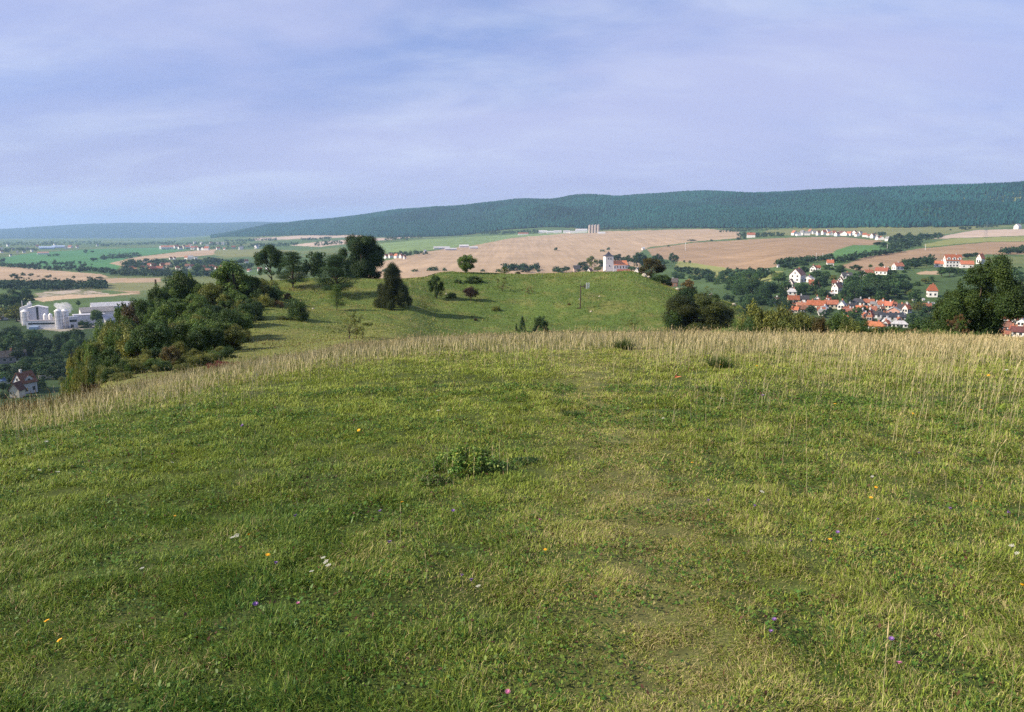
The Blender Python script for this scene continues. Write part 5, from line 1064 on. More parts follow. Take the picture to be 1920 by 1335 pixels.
def build_works():
    """the white works with tanks, silos and steam down on the left"""
    P0 = at(100, 575, 606); s = 560/F*1.0; ax = math.radians(-35)
    def base(px, py, r): Q = at(px, r, py); return Q, Q.y/F
    def B(px, py, r, name, label, cat, rot=0): 
        Q, s_ = base(px, py, r); return empty(name, Q, face_rot(Q, rot), label, cat), s_
    # tower block with black window stripe
    t, s = B(73, 600, 590, 'works_tower', 'tall white and grey works block with black vertical stripe', 'factory', -8)
    MB().add([(-16*s, -9*s, -2), (16*s, -9*s, -2), (16*s, 9*s, -2), (-16*s, 9*s, -2), (-16*s, -9*s, 31*s), (16*s, -9*s, 31*s), (16*s, 9*s, 31*s), (-16*s, 9*s, 31*s), (0, -9*s, 35*s), (0, 9*s, 35*s)],
             [(0, 1, 5, 8, 4), (1, 2, 6, 5), (2, 3, 7, 9, 6), (3, 0, 4, 7)]).build('wall', METAL, t, (.60, .60, .66))
    MB().add([(-17*s, -10*s, 30.9*s), (0, -10*s, 35.2*s), (17*s, -10*s, 30.9*s), (17*s, 10*s, 30.9*s), (0, 10*s, 35.2*s), (-17*s, 10*s, 30.9*s), (-17*s, -10*s, 31.5*s), (0, -10*s, 35.8*s), (17*s, -10*s, 31.5*s), (17*s, 10*s, 31.5*s), (0, 10*s, 35.8*s), (-17*s, 10*s, 31.5*s)],
             [(6, 7, 10, 11), (7, 8, 9, 10), (0, 1, 7, 6), (1, 2, 8, 7), (2, 3, 9, 8), (0, 6, 11, 5), (1, 0, 5, 4), (2, 1, 4, 3)]).build('roof', METAL, t, WHITE)
    MB().box(-1.8*s, 1.6*s, -9*s-.15, -9*s, 8*s, 33*s).build('window_strip', GLASS, t)
    # taller white lean-to block at its left, with tank
    t, s = B(50, 600, 600, 'works_block', 'white slope roofed works block left of the striped tower', 'factory', -8)
    MB().add([(-9*s, -8*s, -2), (10*s, -8*s, -2), (10*s, 8*s, -2), (-9*s, 8*s, -2), (-9*s, -8*s, 30*s), (10*s, -8*s, 37*s), (10*s, 8*s, 37*s), (-9*s, 8*s, 30*s)], [(0, 1, 5, 4), (1, 2, 6, 5), (2, 3, 7, 6), (3, 0, 4, 7), (4, 5, 6, 7)]).build('wall', METAL, t, WHITE)
    MB().cyl(-5*s, 0, .5*s, 28*s, 43*s, 8).build('flue', METAL, t, LGREY); MB().cyl(8*s, 0, 1.8*s, 36*s, 41*s, 10).cyl(4.5*s, 0, 1.4*s, 35*s, 38.5*s, 10).build('roof_vent', METAL, t, WHITE)
    def tank(px, py, r, rad, hgt, label, dome=True, stair=True):
        t, s = B(px, py, r, 'storage_tank', label, 'tank'); MB().cyl(0, 0, rad*s, -1, hgt*s, 24).build('shell', METAL, t, (.80, .78, .78))
        MB().cyl(0, 0, rad*s*1.04, hgt*s, hgt*s+.5, 24).cyl(0, 0, rad*s, hgt*s+.5, hgt*s+1.6, 24, r1=rad*s*.25).build('lid', METAL, t, WHITE)
        if stair:
            g = MB()
            for k in range(int(hgt*s/2.2)): g.cyl(0, 0, rad*s+.35, 1+k*2.2, 1.12+k*2.2, 24, cap=False)
            for k in range(5): a = k*1.256; g.cyl((rad*s+.3)*math.cos(a), (rad*s+.3)*math.sin(a), .12, 0, hgt*s, 5)
            g.build('ladder_cage', METAL, t, (.35, .35, .36))
    tank(48, 605, 588, 6.5, 25, 'white tank with pipes at the far left of the works')
    tank(85, 593, 582, 3.6, 18, 'left one of two slim white silos behind the long wall', stair=False)
    tank(94.5, 592, 584, 3.4, 17, 'right one of two slim white silos behind the long wall', stair=False)
    tank(111, 615, 556, 6.2, 33, 'front white round silo, taller of the touching pair')
    tank(123, 613, 562, 6.6, 30, 'greyish round silo wrapped in pipework beside taller white silo')
    tank(109, 590, 575, 3.6, 20, 'short white chimney tank behind the round silos where steam rises', stair=False)
    # long low front building with dark band
    t, s = B(84, 612, 563, 'works_building', 'long low white works building with a dark window band', 'factory', -20)
    MB().box(-29*s, 24*s, -6*s, 8*s, -2, 15*s).build('wall', METAL, t, WHITE); MB().box(-29.5*s, 24.5*s, -6.5*s, 8.5*s, 15*s, 15.8*s).build('roof', METAL, t, (.3, .27, .28))
    MB().box(-26*s, 21*s, -6*s-.15, -6*s, 8.5*s, 11.5*s).build('window_band', GLASS, t); MB().box(-22*s, -8*s, -6*s-3, -6*s, 0, 5*s).build('canopy', METAL, t, (.25, .35, .5))
    t, s = B(138, 612, 560, 'works_annex', 'pale works annex with one black window right of silos', 'factory', 4)
    MB().box(-7.5*s, 7*s, -5*s, 6*s, -2, 20*s).build('wall', METAL, t, (.6, .61, .66)); MB().box(-6*s, 5.5*s, -5*s-.15, -5*s, 11*s, 15*s).build('window', GLASS, t); MB().box(-5*s, 0, -5*s-.12, -5*s, -.5, 6*s).build('door', GLASS, t); MB().box(-8*s, 7.5*s, -5.5*s, 6.5*s, 20*s, 20.8*s).build('roof', METAL, t, WHITE)
    t, s = B(170, 607, 575, 'works_hall', 'wide blue grey walled hall right of the works annex', 'hall', 6)
    MB().box(-27*s, 24*s, -8*s, 16*s, -2, 18*s).build('wall', METAL, t, (.55, .58, .65)); MB().box(-28*s, 25*s, -9*s, 17*s, 18*s, 19*s).build('roof', METAL, t, (.52, .52, .56))
    house(182, 586, 60, (.66, .66, .66), (.30, .29, .29), 10, .4, 17, r=630, label='long grey roofed hall with white gable end behind works', cat='hall', windows=6, detail=False, chimney=False, name='works_hall')
    house(212, 580, 76, (.42, .43, .48), (.55, .56, .58), 8, .35, 15, r=680, label='longest hall behind the works with pale shining roof', cat='hall', detail=False, chimney=False, name='works_hall')
    house(210, 607, 40, WHITE, (.50, .49, .52), 28, .6, 21, r=560, label='white gabled workshop nearest to the wooded slope', cat='hall', windows=4, detail=True, chimney=False, name='works_hall')
    # steam from the works
    Q, s = base(120, 590, 572); V = []; st = bpy.data.materials.new('steam'); st.use_nodes = True; nt = st.node_tree; nt.nodes.clear()
    o_ = nt.nodes.new('ShaderNodeOutputMaterial'); v = nt.nodes.new('ShaderNodeVolumePrincipled'); v.inputs['Color'].default_value = (.97, .97, 1, 1)
    v.inputs['Density'].default_value = .22; nt.links.new(v.outputs[0], o_.inputs['Volume'])
    import bmesh
    bm = bmesh.new(); R = random.Random(2)
    bmesh.ops.create_icosphere(bm, subdivisions=4, radius=1.0)
    for vt in bm.verts:
        n = vt.co.copy(); d = .75+1.0*(float(fbm(n.x*2+5, n.z*2+n.y, 1.0, 4, 9))-.35); vt.co = Vector((n.x*17*s*d+n.z*-5*s, n.y*9*s*d, n.z*14*s*d+34*s))
    me = bpy.data.meshes.new('steam_cloud'); bm.to_mesh(me); bm.free(); me.materials.append(st); so2 = link('steam_cloud', me); so2.location = Q; tag(so2, 'white steam puff rising behind the round silos', 'steam', kind='stuff')
    # houses in the shade below the works
    t = house(48, 733, 40, (.50, .52, .55), (.20, .085, .05), 38, .85, 40, r0=250, label='brown roofed house with white dormer at lower left', windows=2, dormer=1)
    house(33, 741, 26, CREAM, (.13, .05, .04), 62, .8, 28, r0=250, label='dark red roofed porch house with cream gable at lower left', detail=False, chimney=False)
    house(20, 678, 52, (.26, .25, .25), (.07, .065, .07), 4, .4, 22, r0=250, label='long grey roofed farm building in shade at left edge', windows=5, cat='barn')
    house(6, 716, 22, WHITE, (.12, .22, .42), 8, .6, 12, r0=250, label='small blue roofed shed cut by the left edge', cat='shed', detail=False, chimney=False)
    house(6, 588, 14, WHITE, LGREY, 8, .6, 9, r=640, label='white shed at the left edge beside the works trees', cat='shed', detail=False, chimney=False)
    w = empty('garden_wall', spot(88, 706, 250, 600)[0], 0, 'short pale garden wall right of the brown roofed house', 'wall'); w.rotation_euler = (0, 0, .75)
    MB().box(-3, 3, -.15, .15, -1, 1.2).build('wall_face', PLASTER, w, CREAM); MB().box(-3.1, 3.1, -.22, .22, 1.2, 1.32).build('coping', PLASTER, w, LGREY)
build_works()

# ------------------------------------------------------------------ trees in the valley
def valley_trees():
    R = random.Random(21)
    def T(px, py, w, h, c, look, place, kind=None, lod=None, **kw):
        kind = kind or R.choice(['round', 'round', 'tall', 'shrub']); kw.setdefault('r0', 240); kw.setdefault('r1', 6000); kw.setdefault('last', False)
        P, r = spot(px, py, kw['r0'], kw['r1'], kw['last'])
        lod = lod or ('mid' if max(w, h) > 14 else 'low')
        if max(w, h) > 34: lod = 'high'
        s = P.y/F; return tree(kind, lod, P-Vector((0, 0, .3)), w*s, h*s, c, px=px, place=place, look=look)
    D2, M2, L2 = (.030, .066, .025), (.054, .108, .034), (.085, .150, .042)
    nm = {D2: 'dark green', M2: 'mid green', L2: 'pale green', OLG: 'olive', BRN: 'reddish brown', YG: 'yellowish'}
    def scatter(n, box, wr, place, pal, **kw):
        x0, y0, x1, y1 = box
        for i in range(n):
            w = R.uniform(*wr); c = R.choice(pal); T(R.uniform(x0, x1), R.uniform(y0, y1), w, w*R.uniform(.8, 1.15), c, nm[c]+' tree', place, **kw)
    # dark wood above the lower left houses
    scatter(26, (0, 642, 150, 668), (26, 40), 'in the dark wood below the works', [D2, D2, M2])
    scatter(26, (0, 676, 150, 715), (18, 30), 'in the shaded gardens at lower left', [D2, M2, D2])
    scatter(12, (60, 690, 130, 735), (16, 30), 'in the shaded gardens at lower left', [D2, OLG, M2])
    scatter(9, (0, 690, 26, 745), (12, 22), 'round the houses at the left edge', [D2, M2])
    scatter(9, (0, 572, 40, 606), (22, 34), 'left of the works', [D2, OLG, M2])
    scatter(7, (0, 560, 38, 575), (18, 26), 'left of the works', [D2, M2])
    scatter(6, (30, 556, 62, 566), (14, 22), 'just behind the works', [M2, D2])
    for x, y, w, h, c in [(183, 612, 26, 36, L2), (188, 618, 20, 24, L2), (148, 612, 14, 10, M2), (160, 614, 26, 18, M2), (126, 574, 14, 9, D2), (250, 600, 18, 18, OLG), (222, 576, 8, 6, D2), (147, 575, 9, 14, M2)]: T(x, y, w, h, c, nm[c]+' tree', 'among the halls of the works')
    # left plain singles and hedgerows
    for x, y, w, h in [(27, 522, 11, 11), (43, 516, 10, 8), (58, 517, 10, 6), (72, 518, 8, 3), (36, 522, 10, 5), (88, 520, 8, 5), (94, 519, 5, 6), (103, 522, 8, 4), (138, 522, 6, 6), (168, 522, 12, 6), (186, 522, 12, 5), (54, 523, 5, 4)]: T(x, y, w, h, D2, 'dark round tree', 'on the tan strip above the works', lod='low')
    for x, y, w, h in [(176, 491, 15, 9), (161, 475, 7, 7), (173, 474, 7, 5), (139, 494, 4, 3), (150, 493, 6, 4), (159, 493, 5, 3), (180, 511, 7, 9), (150, 510, 12, 10), (193, 511, 8, 5), (207, 510, 8, 7), (172, 497, 4, 3)]: T(x, y, w, h, D2, 'dark round tree', 'in the bright green field on the left', lod='low')
    for x, y, w, h in [(236, 500, 18, 14), (247, 496, 16, 12), (262, 494, 14, 10), (275, 493, 12, 10), (293, 494, 16, 12), (305, 493, 14, 8), (340, 494, 18, 8), (388, 497, 18, 14), (396, 495, 20, 14), (408, 496, 16, 13), (425, 497, 18, 12), (440, 498, 20, 13), (452, 497, 18, 13), (372, 515, 22, 24), (382, 518, 20, 18), (460, 505, 20, 12), (471, 503, 14, 12), (398, 518, 10, 9), (350, 517, 16, 10)]:
        T(x, y, w, h, R.choice([M2, M2, D2]), 'broad bushy tree', 'behind the left village roofs')
    # behind and around the knoll skyline
    for x, y, w, h in [(814, 507, 18, 10), (806, 507, 14, 8), (834, 508, 11, 8), (1130, 472, 10, 5), (1141, 469, 8, 6), (724, 508, 20, 8), (745, 510, 20, 8), (778, 508, 14, 6), (905, 509, 10, 6), (934, 510, 12, 8)]: T(x, y, w, h, M2, 'green bush', 'in the field behind the knoll skyline', kind='shrub', r0=300)
    for x, y, w, h, c in [(1044, 510, 18, 14, D2), (1062, 510, 15, 12, D2), (1052, 512, 20, 10, M2), (1010, 512, 8, 8, M2), (985, 511, 22, 8, D2), (960, 508, 14, 8, D2), (988, 506, 7, 10, M2), (1092, 507, 20, 18, D2), (1110, 500, 20, 20, OLG), (1100, 511, 18, 14, D2), (1126, 503, 12, 17, D2), (1120, 509, 16, 12, OLG), (1085, 511, 12, 8, M2)]: T(x, y, w, h, c, nm[c]+' tree', 'left of the church tower', r0=500)
    for x, y, w, h, c in [(1158, 492, 18, 17, D2), (1170, 493, 14, 14, D2), (1178, 496, 16, 20, D2), (1189, 498, 18, 22, D2), (1200, 499, 18, 27, D2), (1208, 498, 14, 24, D2), (1194, 500, 12, 28, D2), (1184, 508, 18, 12, M2), (1198, 509, 22, 10, M2), (1212, 506, 16, 14, M2), (1228, 497, 14, 19, D2), (1234, 498, 14, 23, D2), (1240, 500, 12, 17, M2), (1216, 502, 10, 12, M2)]: T(x, y, w, h, c, nm[c]+' tree', 'right behind the church', kind=R.choice(['tall', 'round']), r0=500)
    for x, y, w, h, c in [(1259, 493, 9, 21, M2), (1266, 493, 11, 16, D2), (1283, 493, 4, 6, M2), (1293, 494, 5, 6, M2), (1250, 494, 8, 6, M2), (1140, 467, 4, 3, D2)]: T(x, y, w, h, c, nm[c]+' tree', 'on the meadow edge right of the church', kind='tall', r0=500)
    for i in range(14): x = R.uniform(1265, 1345); T(x, np.interp(x, [1265, 1345], [518, 524])+R.uniform(-3, 5), R.uniform(10, 20), R.uniform(7, 13), R.choice([D2, M2]), 'leafy bush', 'in the hedge right of the dark barn', kind='shrub', r0=500)
    for x, y, w, h in [(1290, 452, 4, 3), (1334, 452, 6, 4), (1298, 452, 14, 4), (1253, 462, 5, 4), (1385, 449, 12, 6), (1396, 448, 8, 5)]: T(x, y, w, h, D2, 'dark speck of a bush', 'on the border between the tan fields', kind='shrub', lod='low', r0=800)
    for x, y, w, h in [(1673, 454, 16, 14), (1684, 453, 14, 16), (1705, 450, 13, 15), (1694, 458, 18, 12), (1715, 455, 20, 14), (1735, 448, 18, 10), (1745, 446, 22, 8), (1760, 444, 18, 7), (1652, 442, 9, 6), (1680, 468, 20, 12), (1700, 464, 20, 12), (1658, 464, 18, 12), (1720, 462, 16, 12), (1645, 462, 16, 9)]: T(x, y, w, h, D2, 'dark tree', 'in the copse right of the far village', r0=900)
    for x, y, w, h in [(1803, 431, 12, 7), (1815, 430, 14, 8), (1782, 432, 4, 4)]: T(x, y, w, h, D2, 'dark tree', 'on the olive strip under the right forest', lod='low', r0=1200)
    # village trees, right
    V1 = 'in the grove left of the village'
    for x, y, w, h, c in [(1372, 545, 34, 30, M2), (1392, 553, 40, 42, M2), (1410, 556, 38, 40, M2), (1432, 562, 36, 42, D2), (1445, 560, 26, 34, D2), (1366, 540, 28, 22, D2), (1380, 540, 26, 26, M2), (1352, 527, 20, 16, M2), (1400, 524, 26, 18, M2), (1385, 520, 24, 12, L2), (1425, 530, 26, 22, M2), (1330, 523, 20, 12, M2), (1345, 532, 16, 14, L2), (1460, 534, 34, 24, L2), (1455, 550, 30, 22, M2), (1472, 545, 22, 18, M2), (1468, 560, 18, 20, D2), (1420, 552, 24, 22, D2), (1395, 568, 30, 16, D2), (1435, 572, 26, 14, M2)]: T(x, y, w, h, c, nm[c]+' tree', V1)
    V2 = 'among the village gardens'
    for x, y, w, h, c in [(1425, 510, 18, 9, D2), (1438, 509, 10, 7, M2), (1470, 505, 20, 12, D2), (1485, 503, 20, 10, D2), (1500, 498, 22, 12, M2), (1508, 500, 16, 10, D2), (1508, 516, 18, 19, D2), (1500, 553, 22, 26, D2), (1510, 552, 20, 20, M2), (1507, 545, 18, 16, M2), (1536, 548, 24, 28, D2), (1545, 535, 26, 24, D2), (1530, 524, 24, 20, M2), (1548, 522, 20, 14, M2), (1540, 560, 20, 22, M2), (1552, 560, 18, 14, D2), (1562, 528, 16, 14, OLG), (1573, 516, 18, 16, D2), (1577, 508, 20, 14, D2), (1555, 505, 22, 10, M2), (1565, 570, 18, 20, D2), (1584, 560, 18, 18, M2), (1592, 573, 10, 20, (.045, .08, .05)), (1600, 556, 26, 26, D2), (1545, 596, 16, 16, D2), (1520, 590, 22, 20, D2), (1556, 590, 10, 16, BG), (1580, 596, 12, 18, BG), (1648, 592, 10, 18, (.04, .08, .06)), (1465, 520, 20, 12, L2), (1447, 516, 18, 10, L2), (1605, 508, 20, 12, D2), (1632, 502, 8, 8, M2), (1652, 502, 10, 12, D2), (1700, 507, 16, 9, D2), (1715, 503, 24, 12, D2), (1738, 500, 22, 21, D2), (1670, 515, 20, 10, D2), (1695, 512, 12, 7, D2), (1620, 590, 20, 22, D2), (1604, 600, 24, 28, M2), (1612, 612, 26, 22, M2), (1598, 610, 26, 24, D2)]:
        T(x, y, w, h, c, nm.get(c, 'dark bluish' if c != BG else 'blackish')+' tree', V2)
    V3 = 'in the big dark grove above the village roofs'
    for i in range(16):
        x = R.uniform(1590, 1702); T(x, R.uniform(545, 568), R.uniform(22, 34), R.uniform(24, 34), R.choice([D2, D2, M2]), 'dense green tree', V3)
    for x, y in [(1600, 530), (1615, 527), (1632, 530), (1648, 528), (1664, 530), (1680, 528), (1692, 534), (1608, 540), (1625, 538), (1640, 540), (1672, 542), (1700, 545)]: T(x, y, R.uniform(20, 28), R.uniform(16, 22), R.choice([D2, M2]), 'dense green tree', V3)
    for i in range(46):
        x = R.uniform(1470, 1745); y = R.uniform(540, 618)
        c = R.choice([D2, D2, M2, OLG, M2]); w = R.uniform(8, 15); T(x, y, w, w*R.uniform(.7, 1.1), c, nm[c]+' shrub', 'between the village houses', kind='shrub')
    for i in range(24):
        x = R.uniform(1345, 1480); y = R.uniform(565, 612); c = R.choice([D2, M2, M2]); w = R.uniform(18, 30); T(x, y, w, w*R.uniform(.7, 1.0), c, nm[c]+' shrub', 'below the grove left of the village', kind='shrub')
    V4 = 'around the big right tree beyond the crest'
    for x, y, w, h, c in [(1715, 570, 24, 30, M2), (1708, 560, 16, 20, OLG), (1722, 590, 28, 28, OLG), (1740, 600, 26, 28, D2), (1712, 610, 24, 30, D2), (1760, 590, 26, 26, M2), (1730, 612, 28, 26, D2), (1720, 535, 16, 12, M2), (1735, 532, 18, 14, OLG), (1745, 528, 18, 14, M2), (1765, 520, 22, 22, M2), (1780, 518, 24, 20, D2), (1800, 515, 24, 16, M2), (1815, 486, 22, 12, D2), (1830, 482, 20, 10, D2), (1905, 520, 26, 16, M2), (1915, 540, 28, 26, M2), (1912, 560, 26, 26, D2), (1916, 580, 24, 20, M2), (1900, 575, 20, 18, D2), (1895, 478, 14, 12, D2), (1880, 476, 16, 8, D2), (1908, 476, 18, 8, D2), (1902, 508, 8, 8, M2), (1912, 505, 8, 6, M2), (1890, 560, 24, 24, M2)]: T(x, y, w, h, c, nm[c]+' tree', V4)
valley_trees()

# ------------------------------------------------------------------ things on the knoll and in the meadow
def build_pole():
    P, r = spot(1088, 578, 60, 160, True); s = P.y/F; t = empty('utility_pole', P, 0, 'dark wooden pole with a ragged crosspiece standing on the knoll face', 'pole')
    MB().cyl(0, 0, 1.1*s, -.3, 44*s, 10, r1=.75*s).build('post', WOOD, t, (.07, .045, .035)); MB().cyl(0, 0, .22*s, 44*s, 54*s, 6).build('tip_rod', METAL, t, (.2, .2, .2))
    b = MB().box(-.6*s, 9*s, -.5*s, .5*s, 41.2*s, 42.4*s); b.build('crosspiece', WOOD, t, (.08, .055, .04)); MB().box(6.5*s, 9*s, -.9*s, .9*s, 39*s, 45*s).build('box', METAL, t, (.09, .07, .06)); MB().box(-2.6*s, -1*s, -.8*s, .8*s, 16*s, 19*s).build('insulator_box', METAL, t, (.45, .43, .4))
    MB().box(-7*s, 0, -.4*s, .4*s, -.1, 1.2*s).build('foot_beam', WOOD, t, (.08, .055, .04))
    P, r = spot(1102, 543, 60, 165, True); s = P.y/F; t = empty('info_board', P, .2, 'two pale upright boards standing beside the wooden pole', 'sign')
    MB().box(-3.2*s, -.6*s, -.3*s, .3*s, -.2, 11*s).build('board', PLASTER, t, (.75, .73, .68)); MB().box(1*s, 3*s, -.3*s, .3*s, -.2, 11.5*s).build('board', PLASTER, t, (.75, .73, .68)); MB().box(-3.2*s, 3*s, .3*s, .7*s, 6*s, 7*s).build('rail', WOOD, t, (.2, .15, .1))
    for px, py, h, r0, lab in [(1285, 470, 15, 1000, 'slim pale mast on the brown field above the church'), (1530, 491, 17, 400, 'white mast in the green strip above the village, left of two'), (1542, 489, 15, 400, 'white mast in the green strip above the village, right of two'), (1663, 472, 14, 700, 'pale mast in front of the copse by the far village'), (1735, 468, 12, 800, 'thin mast on the right brown field')]:
        P, r = spot(px, py, r0, 3000); s = P.y/F; t = empty('mast', P, 0, lab, 'mast'); MB().cyl(0, 0, .38*s, -.5, h*s, 8, r1=.22*s).build('shaft', METAL, t, (.7, .7, .7)); MB().box(-1.1*s, 1.1*s, -.15*s, .15*s, h*s*.9, h*s*.9+.4*s).build('crossarm', METAL, t, (.6, .6, .6))
    P, r = spot(1848, 447, 1200, 3000); s = P.y/F; t = empty('power_pylon', P, .3, 'faint grey lattice power pylon on the right fields', 'pylon'); m = MB(); a = MB(); hh = 31*s
    for i in range(4):
        sx, sy = (-1, -1, 1, 1)[i], (-1, 1, 1, -1)[i]; m.add([(sx*2.4*s-.12*s, sy*2.4*s, -1), (sx*2.4*s+.12*s, sy*2.4*s, -1), (sx*.3*s+.1*s, sy*.3*s, hh), (sx*.3*s-.1*s, sy*.3*s, hh)], [(0, 1, 2, 3)])
    for k in range(7):
        z0 = hh*k/7; w0 = 2.4*s*(1-k/7)+.3*s; z1 = hh*(k+1)/7; w1 = 2.4*s*(1-(k+1)/7)+.3*s
        for sy in (-1, 1): m.add([(-w0, sy*w0, z0), (-w0+.15*s, sy*w0, z0), (w1, sy*w1, z1), (w1-.15*s, sy*w1, z1)], [(0, 1, 2, 3)]); m.add([(w0, sy*w0, z0), (w0-.15*s, sy*w0, z0), (-w1, sy*w1, z1), (-w1+.15*s, sy*w1, z1)], [(0, 1, 2, 3)])
    m.build('lattice', METAL, t, (.35, .37, .4))
    for zz, w in ((.70, 6), (.82, 5), (.93, 3.5)): a.box(-w*s, w*s, -.2*s, .2*s, hh*zz, hh*zz+.35*s)
    a.build('crossarm', METAL, t, (.35, .37, .4))
    P = at(293, 150, 548); s = P.y/F; P.z = zpix(293, 552, 150)-1; t = empty('timber_frame_pole', Vector((P.x, P.y, float(Z(P.x, P.y)))), 0, 'dark A shaped pole poking above the left thicket skyline', 'pole'); top = zpix(293, 524, 150)-float(Z(P.x, P.y))
    m = MB()
    for k in (-1, 1): m.add([(k*.9-.09, -.09, 0), (k*.9+.09, -.09, 0), (k*.9+.09, .09, 0), (k*.9-.09, .09, 0), (k*.05-.07, -.07, top), (k*.05+.07, -.07, top), (k*.05+.07, .07, top), (k*.05-.07, .07, top)], [(0, 1, 5, 4), (1, 2, 6, 5), (2, 3, 7, 6), (3, 0, 4, 7), (4, 5, 6, 7)])
    m.build('legs', WOOD, t, (.08, .055, .04)); MB().box(-.6, .6, -.06, .06, top*.82, top*.86).build('crossbar', WOOD, t, (.08, .055, .04))
def rock(px, py, w, h, lab, r0=60, r1=165):
    P, r = spot(px, py, r0, r1, True); s = P.y/F; R = np.random.default_rng(int(px)); n = 14
    import bmesh
    bm = bmesh.new(); bmesh.ops.create_icosphere(bm, subdivisions=3, radius=1)
    for v in bm.verts:
        c = v.co; d = 1+.55*(float(fbm(c.x*2+px, c.y*2+c.z, .8, 3, 5))-.5); v.co = Vector((c.x*w*s*.5*d, c.y*w*s*.4*d, max(-.3, c.z)*h*s*.7*d))
    me = bpy.data.meshes.new('boulder'); bm.to_mesh(me); bm.free(); me.materials.append(ROCK); o = link('boulder', me); o.location = P; setcol(o, (.42, .38, .30)); tag(o, lab, 'rock')
def build_rocks():
    for a in [(1208, 518, 10, 8, 'pale limestone boulder left of the yellowish brown tree'), (1216, 520, 7, 5, 'smaller pale boulder under the yellowish brown tree'), (1271, 524, 9, 5, 'flat pale boulder on the knoll shoulder right of dark bushes'), (1334, 541, 10, 11, 'tall pale boulder on the right shoulder of the knoll'), (1342, 533, 6, 6, 'small pale rock just above the tall boulder'),
              (1376, 567, 10, 6, 'pale rock lowest on the right shoulder of the knoll'), (1124, 556, 3, 3, 'tiny white stone on the knoll face right of the boards'), (1108, 583, 5, 3, 'small pale stone lying right of the pole foot'), (837, 551, 3, 5, 'small upright pale stone by the thin open tree'), (587, 577, 5, 3, 'pale stone on the left flank above the dark bush')]: rock(*a)
FLOWERS = {'white': [(438, 1034), (446, 1030), (612, 1080), (617, 1089), (607, 1072), (268, 1082), (76, 893), (110, 897), (325, 886), (897, 1123), (1427, 946), (1634, 909), (1895, 1035), (1905, 1050), (1243, 787), (88, 833), (1352, 757), (1886, 697), (585, 1092), (822, 780)],
 'yellow': [(503, 1059), (1555, 1023), (1022, 1048), (89, 1171), (673, 810), (1641, 922), (1632, 940), (1829, 948), (1297, 877), (754, 952), (1915, 1108), (329, 978), (1710, 786), (1565, 760), (113, 1205), (1350, 688), (1418, 693), (1853, 703), (468, 1020), (1838, 776)],
 'purple': [(714, 972), (456, 807), (518, 1069), (866, 1097), (884, 1108), (1445, 1196), (1450, 1192), (1519, 1034), (1645, 987), (1779, 969), (1888, 965), (1327, 962), (850, 975), (1722, 855), (555, 990), (731, 1040), (1414, 960), (480, 1155), (1430, 745), (1570, 1005), (1670, 1210)],
 'pink': [(952, 1320), (1684, 1263), (1012, 987), (560, 1150), (324, 862)]}
def build_flowers():
    cols = {'white': (.66, .64, .56), 'yellow': (.80, .44, .02), 'purple': (.22, .12, .34), 'pink': (.50, .16, .30)}; R = np.random.default_rng(4)
    zone = lambda x, y: ('in the front turf ' if y > 1100 else 'in the middle turf ' if y > 900 else 'in the far turf ')+('at left' if x < 640 else 'near the centre' if x < 1280 else 'at right')
    protos = {}
    for c, lst in FLOWERS.items():
        fl = MB()
        if c == 'white':
            for i in range(16): a = i*2.4; q = .0022*math.sqrt(i)*1.3; fl.cyl(q*math.cos(a)*2, q*math.sin(a)*2, .0035, .0+R.uniform(-.001, .001), .002, 6, r1=.003)
        else:
            for ring, (n, l) in enumerate(((12, .011), (9, .007))):
                for i in range(n): a = i*2*math.pi/n+ring*.2; d = np.array([math.cos(a), math.sin(a)]); e = np.array([-d[1], d[0]])*.0022; z0 = .001*ring; up = {'yellow': .003, 'purple': .008, 'pink': .006}[c]; fl.add([(0, 0, z0), (*(d*l*.6+e), z0+up*.6), (*(d*l), z0+up), (*(d*l*.6-e), z0+up*.6)], [(0, 1, 2, 3)])
            fl.cyl(0, 0, .0035, 0, .004, 8, r1=.002)
        V = np.concatenate(fl.V); hm = np_mesh('flower_head', V, [np.array(v) for k, v in sorted(fl.F.items())], [PETAL])
        sv, sq = tube([(0, 0, 0), (.004, .002, .5), (0, 0, 1.0)], [.0011, .001, .0009], 5); sm = np_mesh('stem', sv, [sq], [GRASS], np.tile((.06, .11, .03), (len(sv), 1)))
        for x, y in lst:
            r = rfor(x, y+6, 1.5, 30); P = at(x, r, y+6); h = R.uniform(.05, .09)*(1.2 if c == 'white' else 1); k = R.uniform(1.0, 1.5)*max(1, r/5.5)**.8*(.42 if c == 'white' else .85)
            t = empty(c+'_flower', P, R.uniform(0, 6)); t['category'] = 'flower'; s = link('stem', sm, t); s.scale = (1, 1, h); f = link('flower_head', hm, t); f.location = (0, 0, h); f.scale = (k, k, k); f.rotation_euler = (R.normal(0, .25), R.normal(0, .25), 0); setcol(f, cols[c])
            REG.setdefault(zone(x, y), []).append((x, t, f'small {c} meadow flower'))
    # orange dead leaf lying in the grass
    r = rfor(1271, 715, 3, 20); P = at(1271, r, 715)+Vector((0, 0, .06)); m = MB(); m.add([(-.04, 0, 0), (0, -.02, .012), (.045, 0, .02), (0, .028, .014), (-.02, .02, .04)], [(0, 1, 2, 3), (0, 3, 4)])
    o = m.build('dead_leaf', PETAL, None, (.60, .20, .08)); o.location = P; tag(o, 'curled orange brown leaf lying on the right meadow', 'leaf')
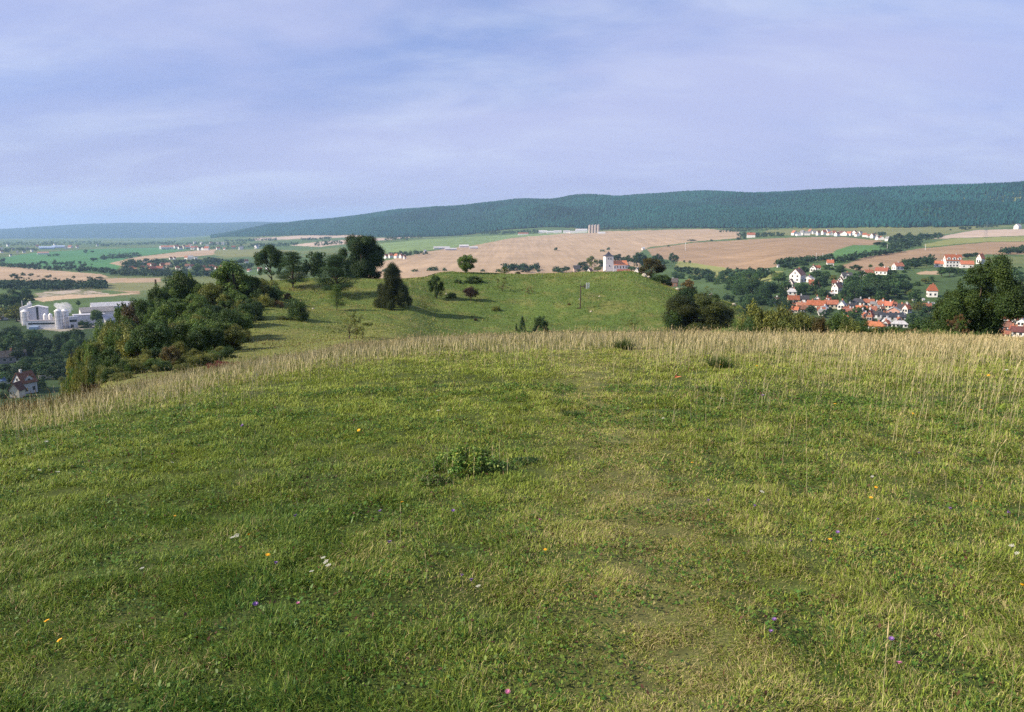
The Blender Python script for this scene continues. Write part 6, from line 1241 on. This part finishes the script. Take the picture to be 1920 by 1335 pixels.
def herb_clump(px, py, wpx, hpx, n, pal, name, lab, leaf=.011, seed=1, straws=45):
    r = rfor(px, py, 2, 30); P = at(px, r, py); s = P.y/F; w, h = wpx*s, hpx*s; R = np.random.default_rng(seed); t = empty(name, P, 0, lab, 'plant')
    m = 26; C = []; S = []
    for i in range(m): a = R.uniform(0, 6.28); q = R.random()**.6; C.append((q*w*.42*math.cos(a), q*w*.30*math.sin(a), h*(.25+.55*(1-q*q)*R.uniform(.6, 1.1)))); S.append((w*R.uniform(.05, .12), w*R.uniform(.05, .1), h*R.uniform(.12, .34)))
    V, Q, col = leaves(C, S, n, leaf*(r/6.0)**.3, R, light=.35, shell=.2, flat=.8); V = V.copy(); V[:, 2] = np.maximum(V[:, 2], -.01)
    pc = np.array(pal)[np.repeat(R.integers(0, len(pal), n), 4)]; o = link('leaves', np_mesh('leaves', V, [Q], [GRASS], col*pc), t)
    k = straws; x = P.x+R.normal(0, w*.3, k); y = P.y+R.normal(0, w*.25, k); V, Q, T, c = stalks(x, y, R.uniform(.4, 1.0, k)*h, straw_colors(k, .1), np.full(k, r)); V = V-np.array([P.x, P.y, P.z]); link('dry_foliage', np_mesh('dry_foliage', V, [Q, T], [STRAW], c), t)
def tussock(px, py, wpx, hpx, n, lab, col=(.05, .12, .02), seed=1):
    r = rfor(px, py, 2, 40); P = at(px, r, py); s = P.y/F; R = np.random.default_rng(seed); a = R.uniform(0, 6.28, n); q = R.random(n)**.7*wpx*s*.36; x = P.x+q*np.cos(a); y = P.y+q*np.sin(a)
    V, Q, T, c = blades(x, y, R.uniform(.5, 1.2, n)*hpx*s*1.3, np.maximum(.0028, r*.0006)*R.uniform(.7, 1.3, n), np.clip(np.abs(R.normal(.8, .35, n)), 0, 1.4), a*1.0+R.normal(0, .5, n)*1.0+math.pi*0+ (math.pi/2-2*a), np.array(col)*R.uniform(.6, 1.5, (n, 1)))
    o = link('grass_tussock', np_mesh('grass_tussock', V-np.array(P), [Q, T], [GRASS], c)); o.location = P; tag(o, lab, 'grass tussock')
build_pole(); build_rocks(); build_flowers()
herb_clump(880, 880, 165, 50, 4800, [(.105, .20, .030), (.14, .24, .038), (.085, .15, .028), (.30, .34, .08), (.07, .13, .026)], 'leafy_herb_clump', 'dark green leafy herb mound in the middle of the meadow', seed=3, straws=60)
herb_clump(815, 905, 70, 22, 700, [(.10, .19, .035), (.08, .15, .03), (.13, .14, .05)], 'leafy_herb_clump', 'low yellowish green herb patch left of the dark leafy mound', seed=5, leaf=.010)
herb_clump(985, 864, 80, 10, 350, [(.05, .10, .025), (.06, .12, .03)], 'leafy_herb_clump', 'low herb patch trailing right of the dark leafy mound', seed=6, leaf=.010)
tussock(1600, 1225, 330, 26, 650, 'coarse green grass tussock at the lower right of meadow', (.06, .15, .025), 1)
tussock(1170, 655, 46, 18, 500, 'dark tussock in the dry crest grass at centre right', (.06, .09, .02), 2)
tussock(1350, 690, 60, 20, 500, 'wide dark green tussock left of the right crest grass', (.06, .10, .02), 3)
tussock(1075, 776, 60, 12, 300, 'small flat dark tussock beside the trodden path', (.045, .09, .02), 6)
build_haze()
finish_labels()
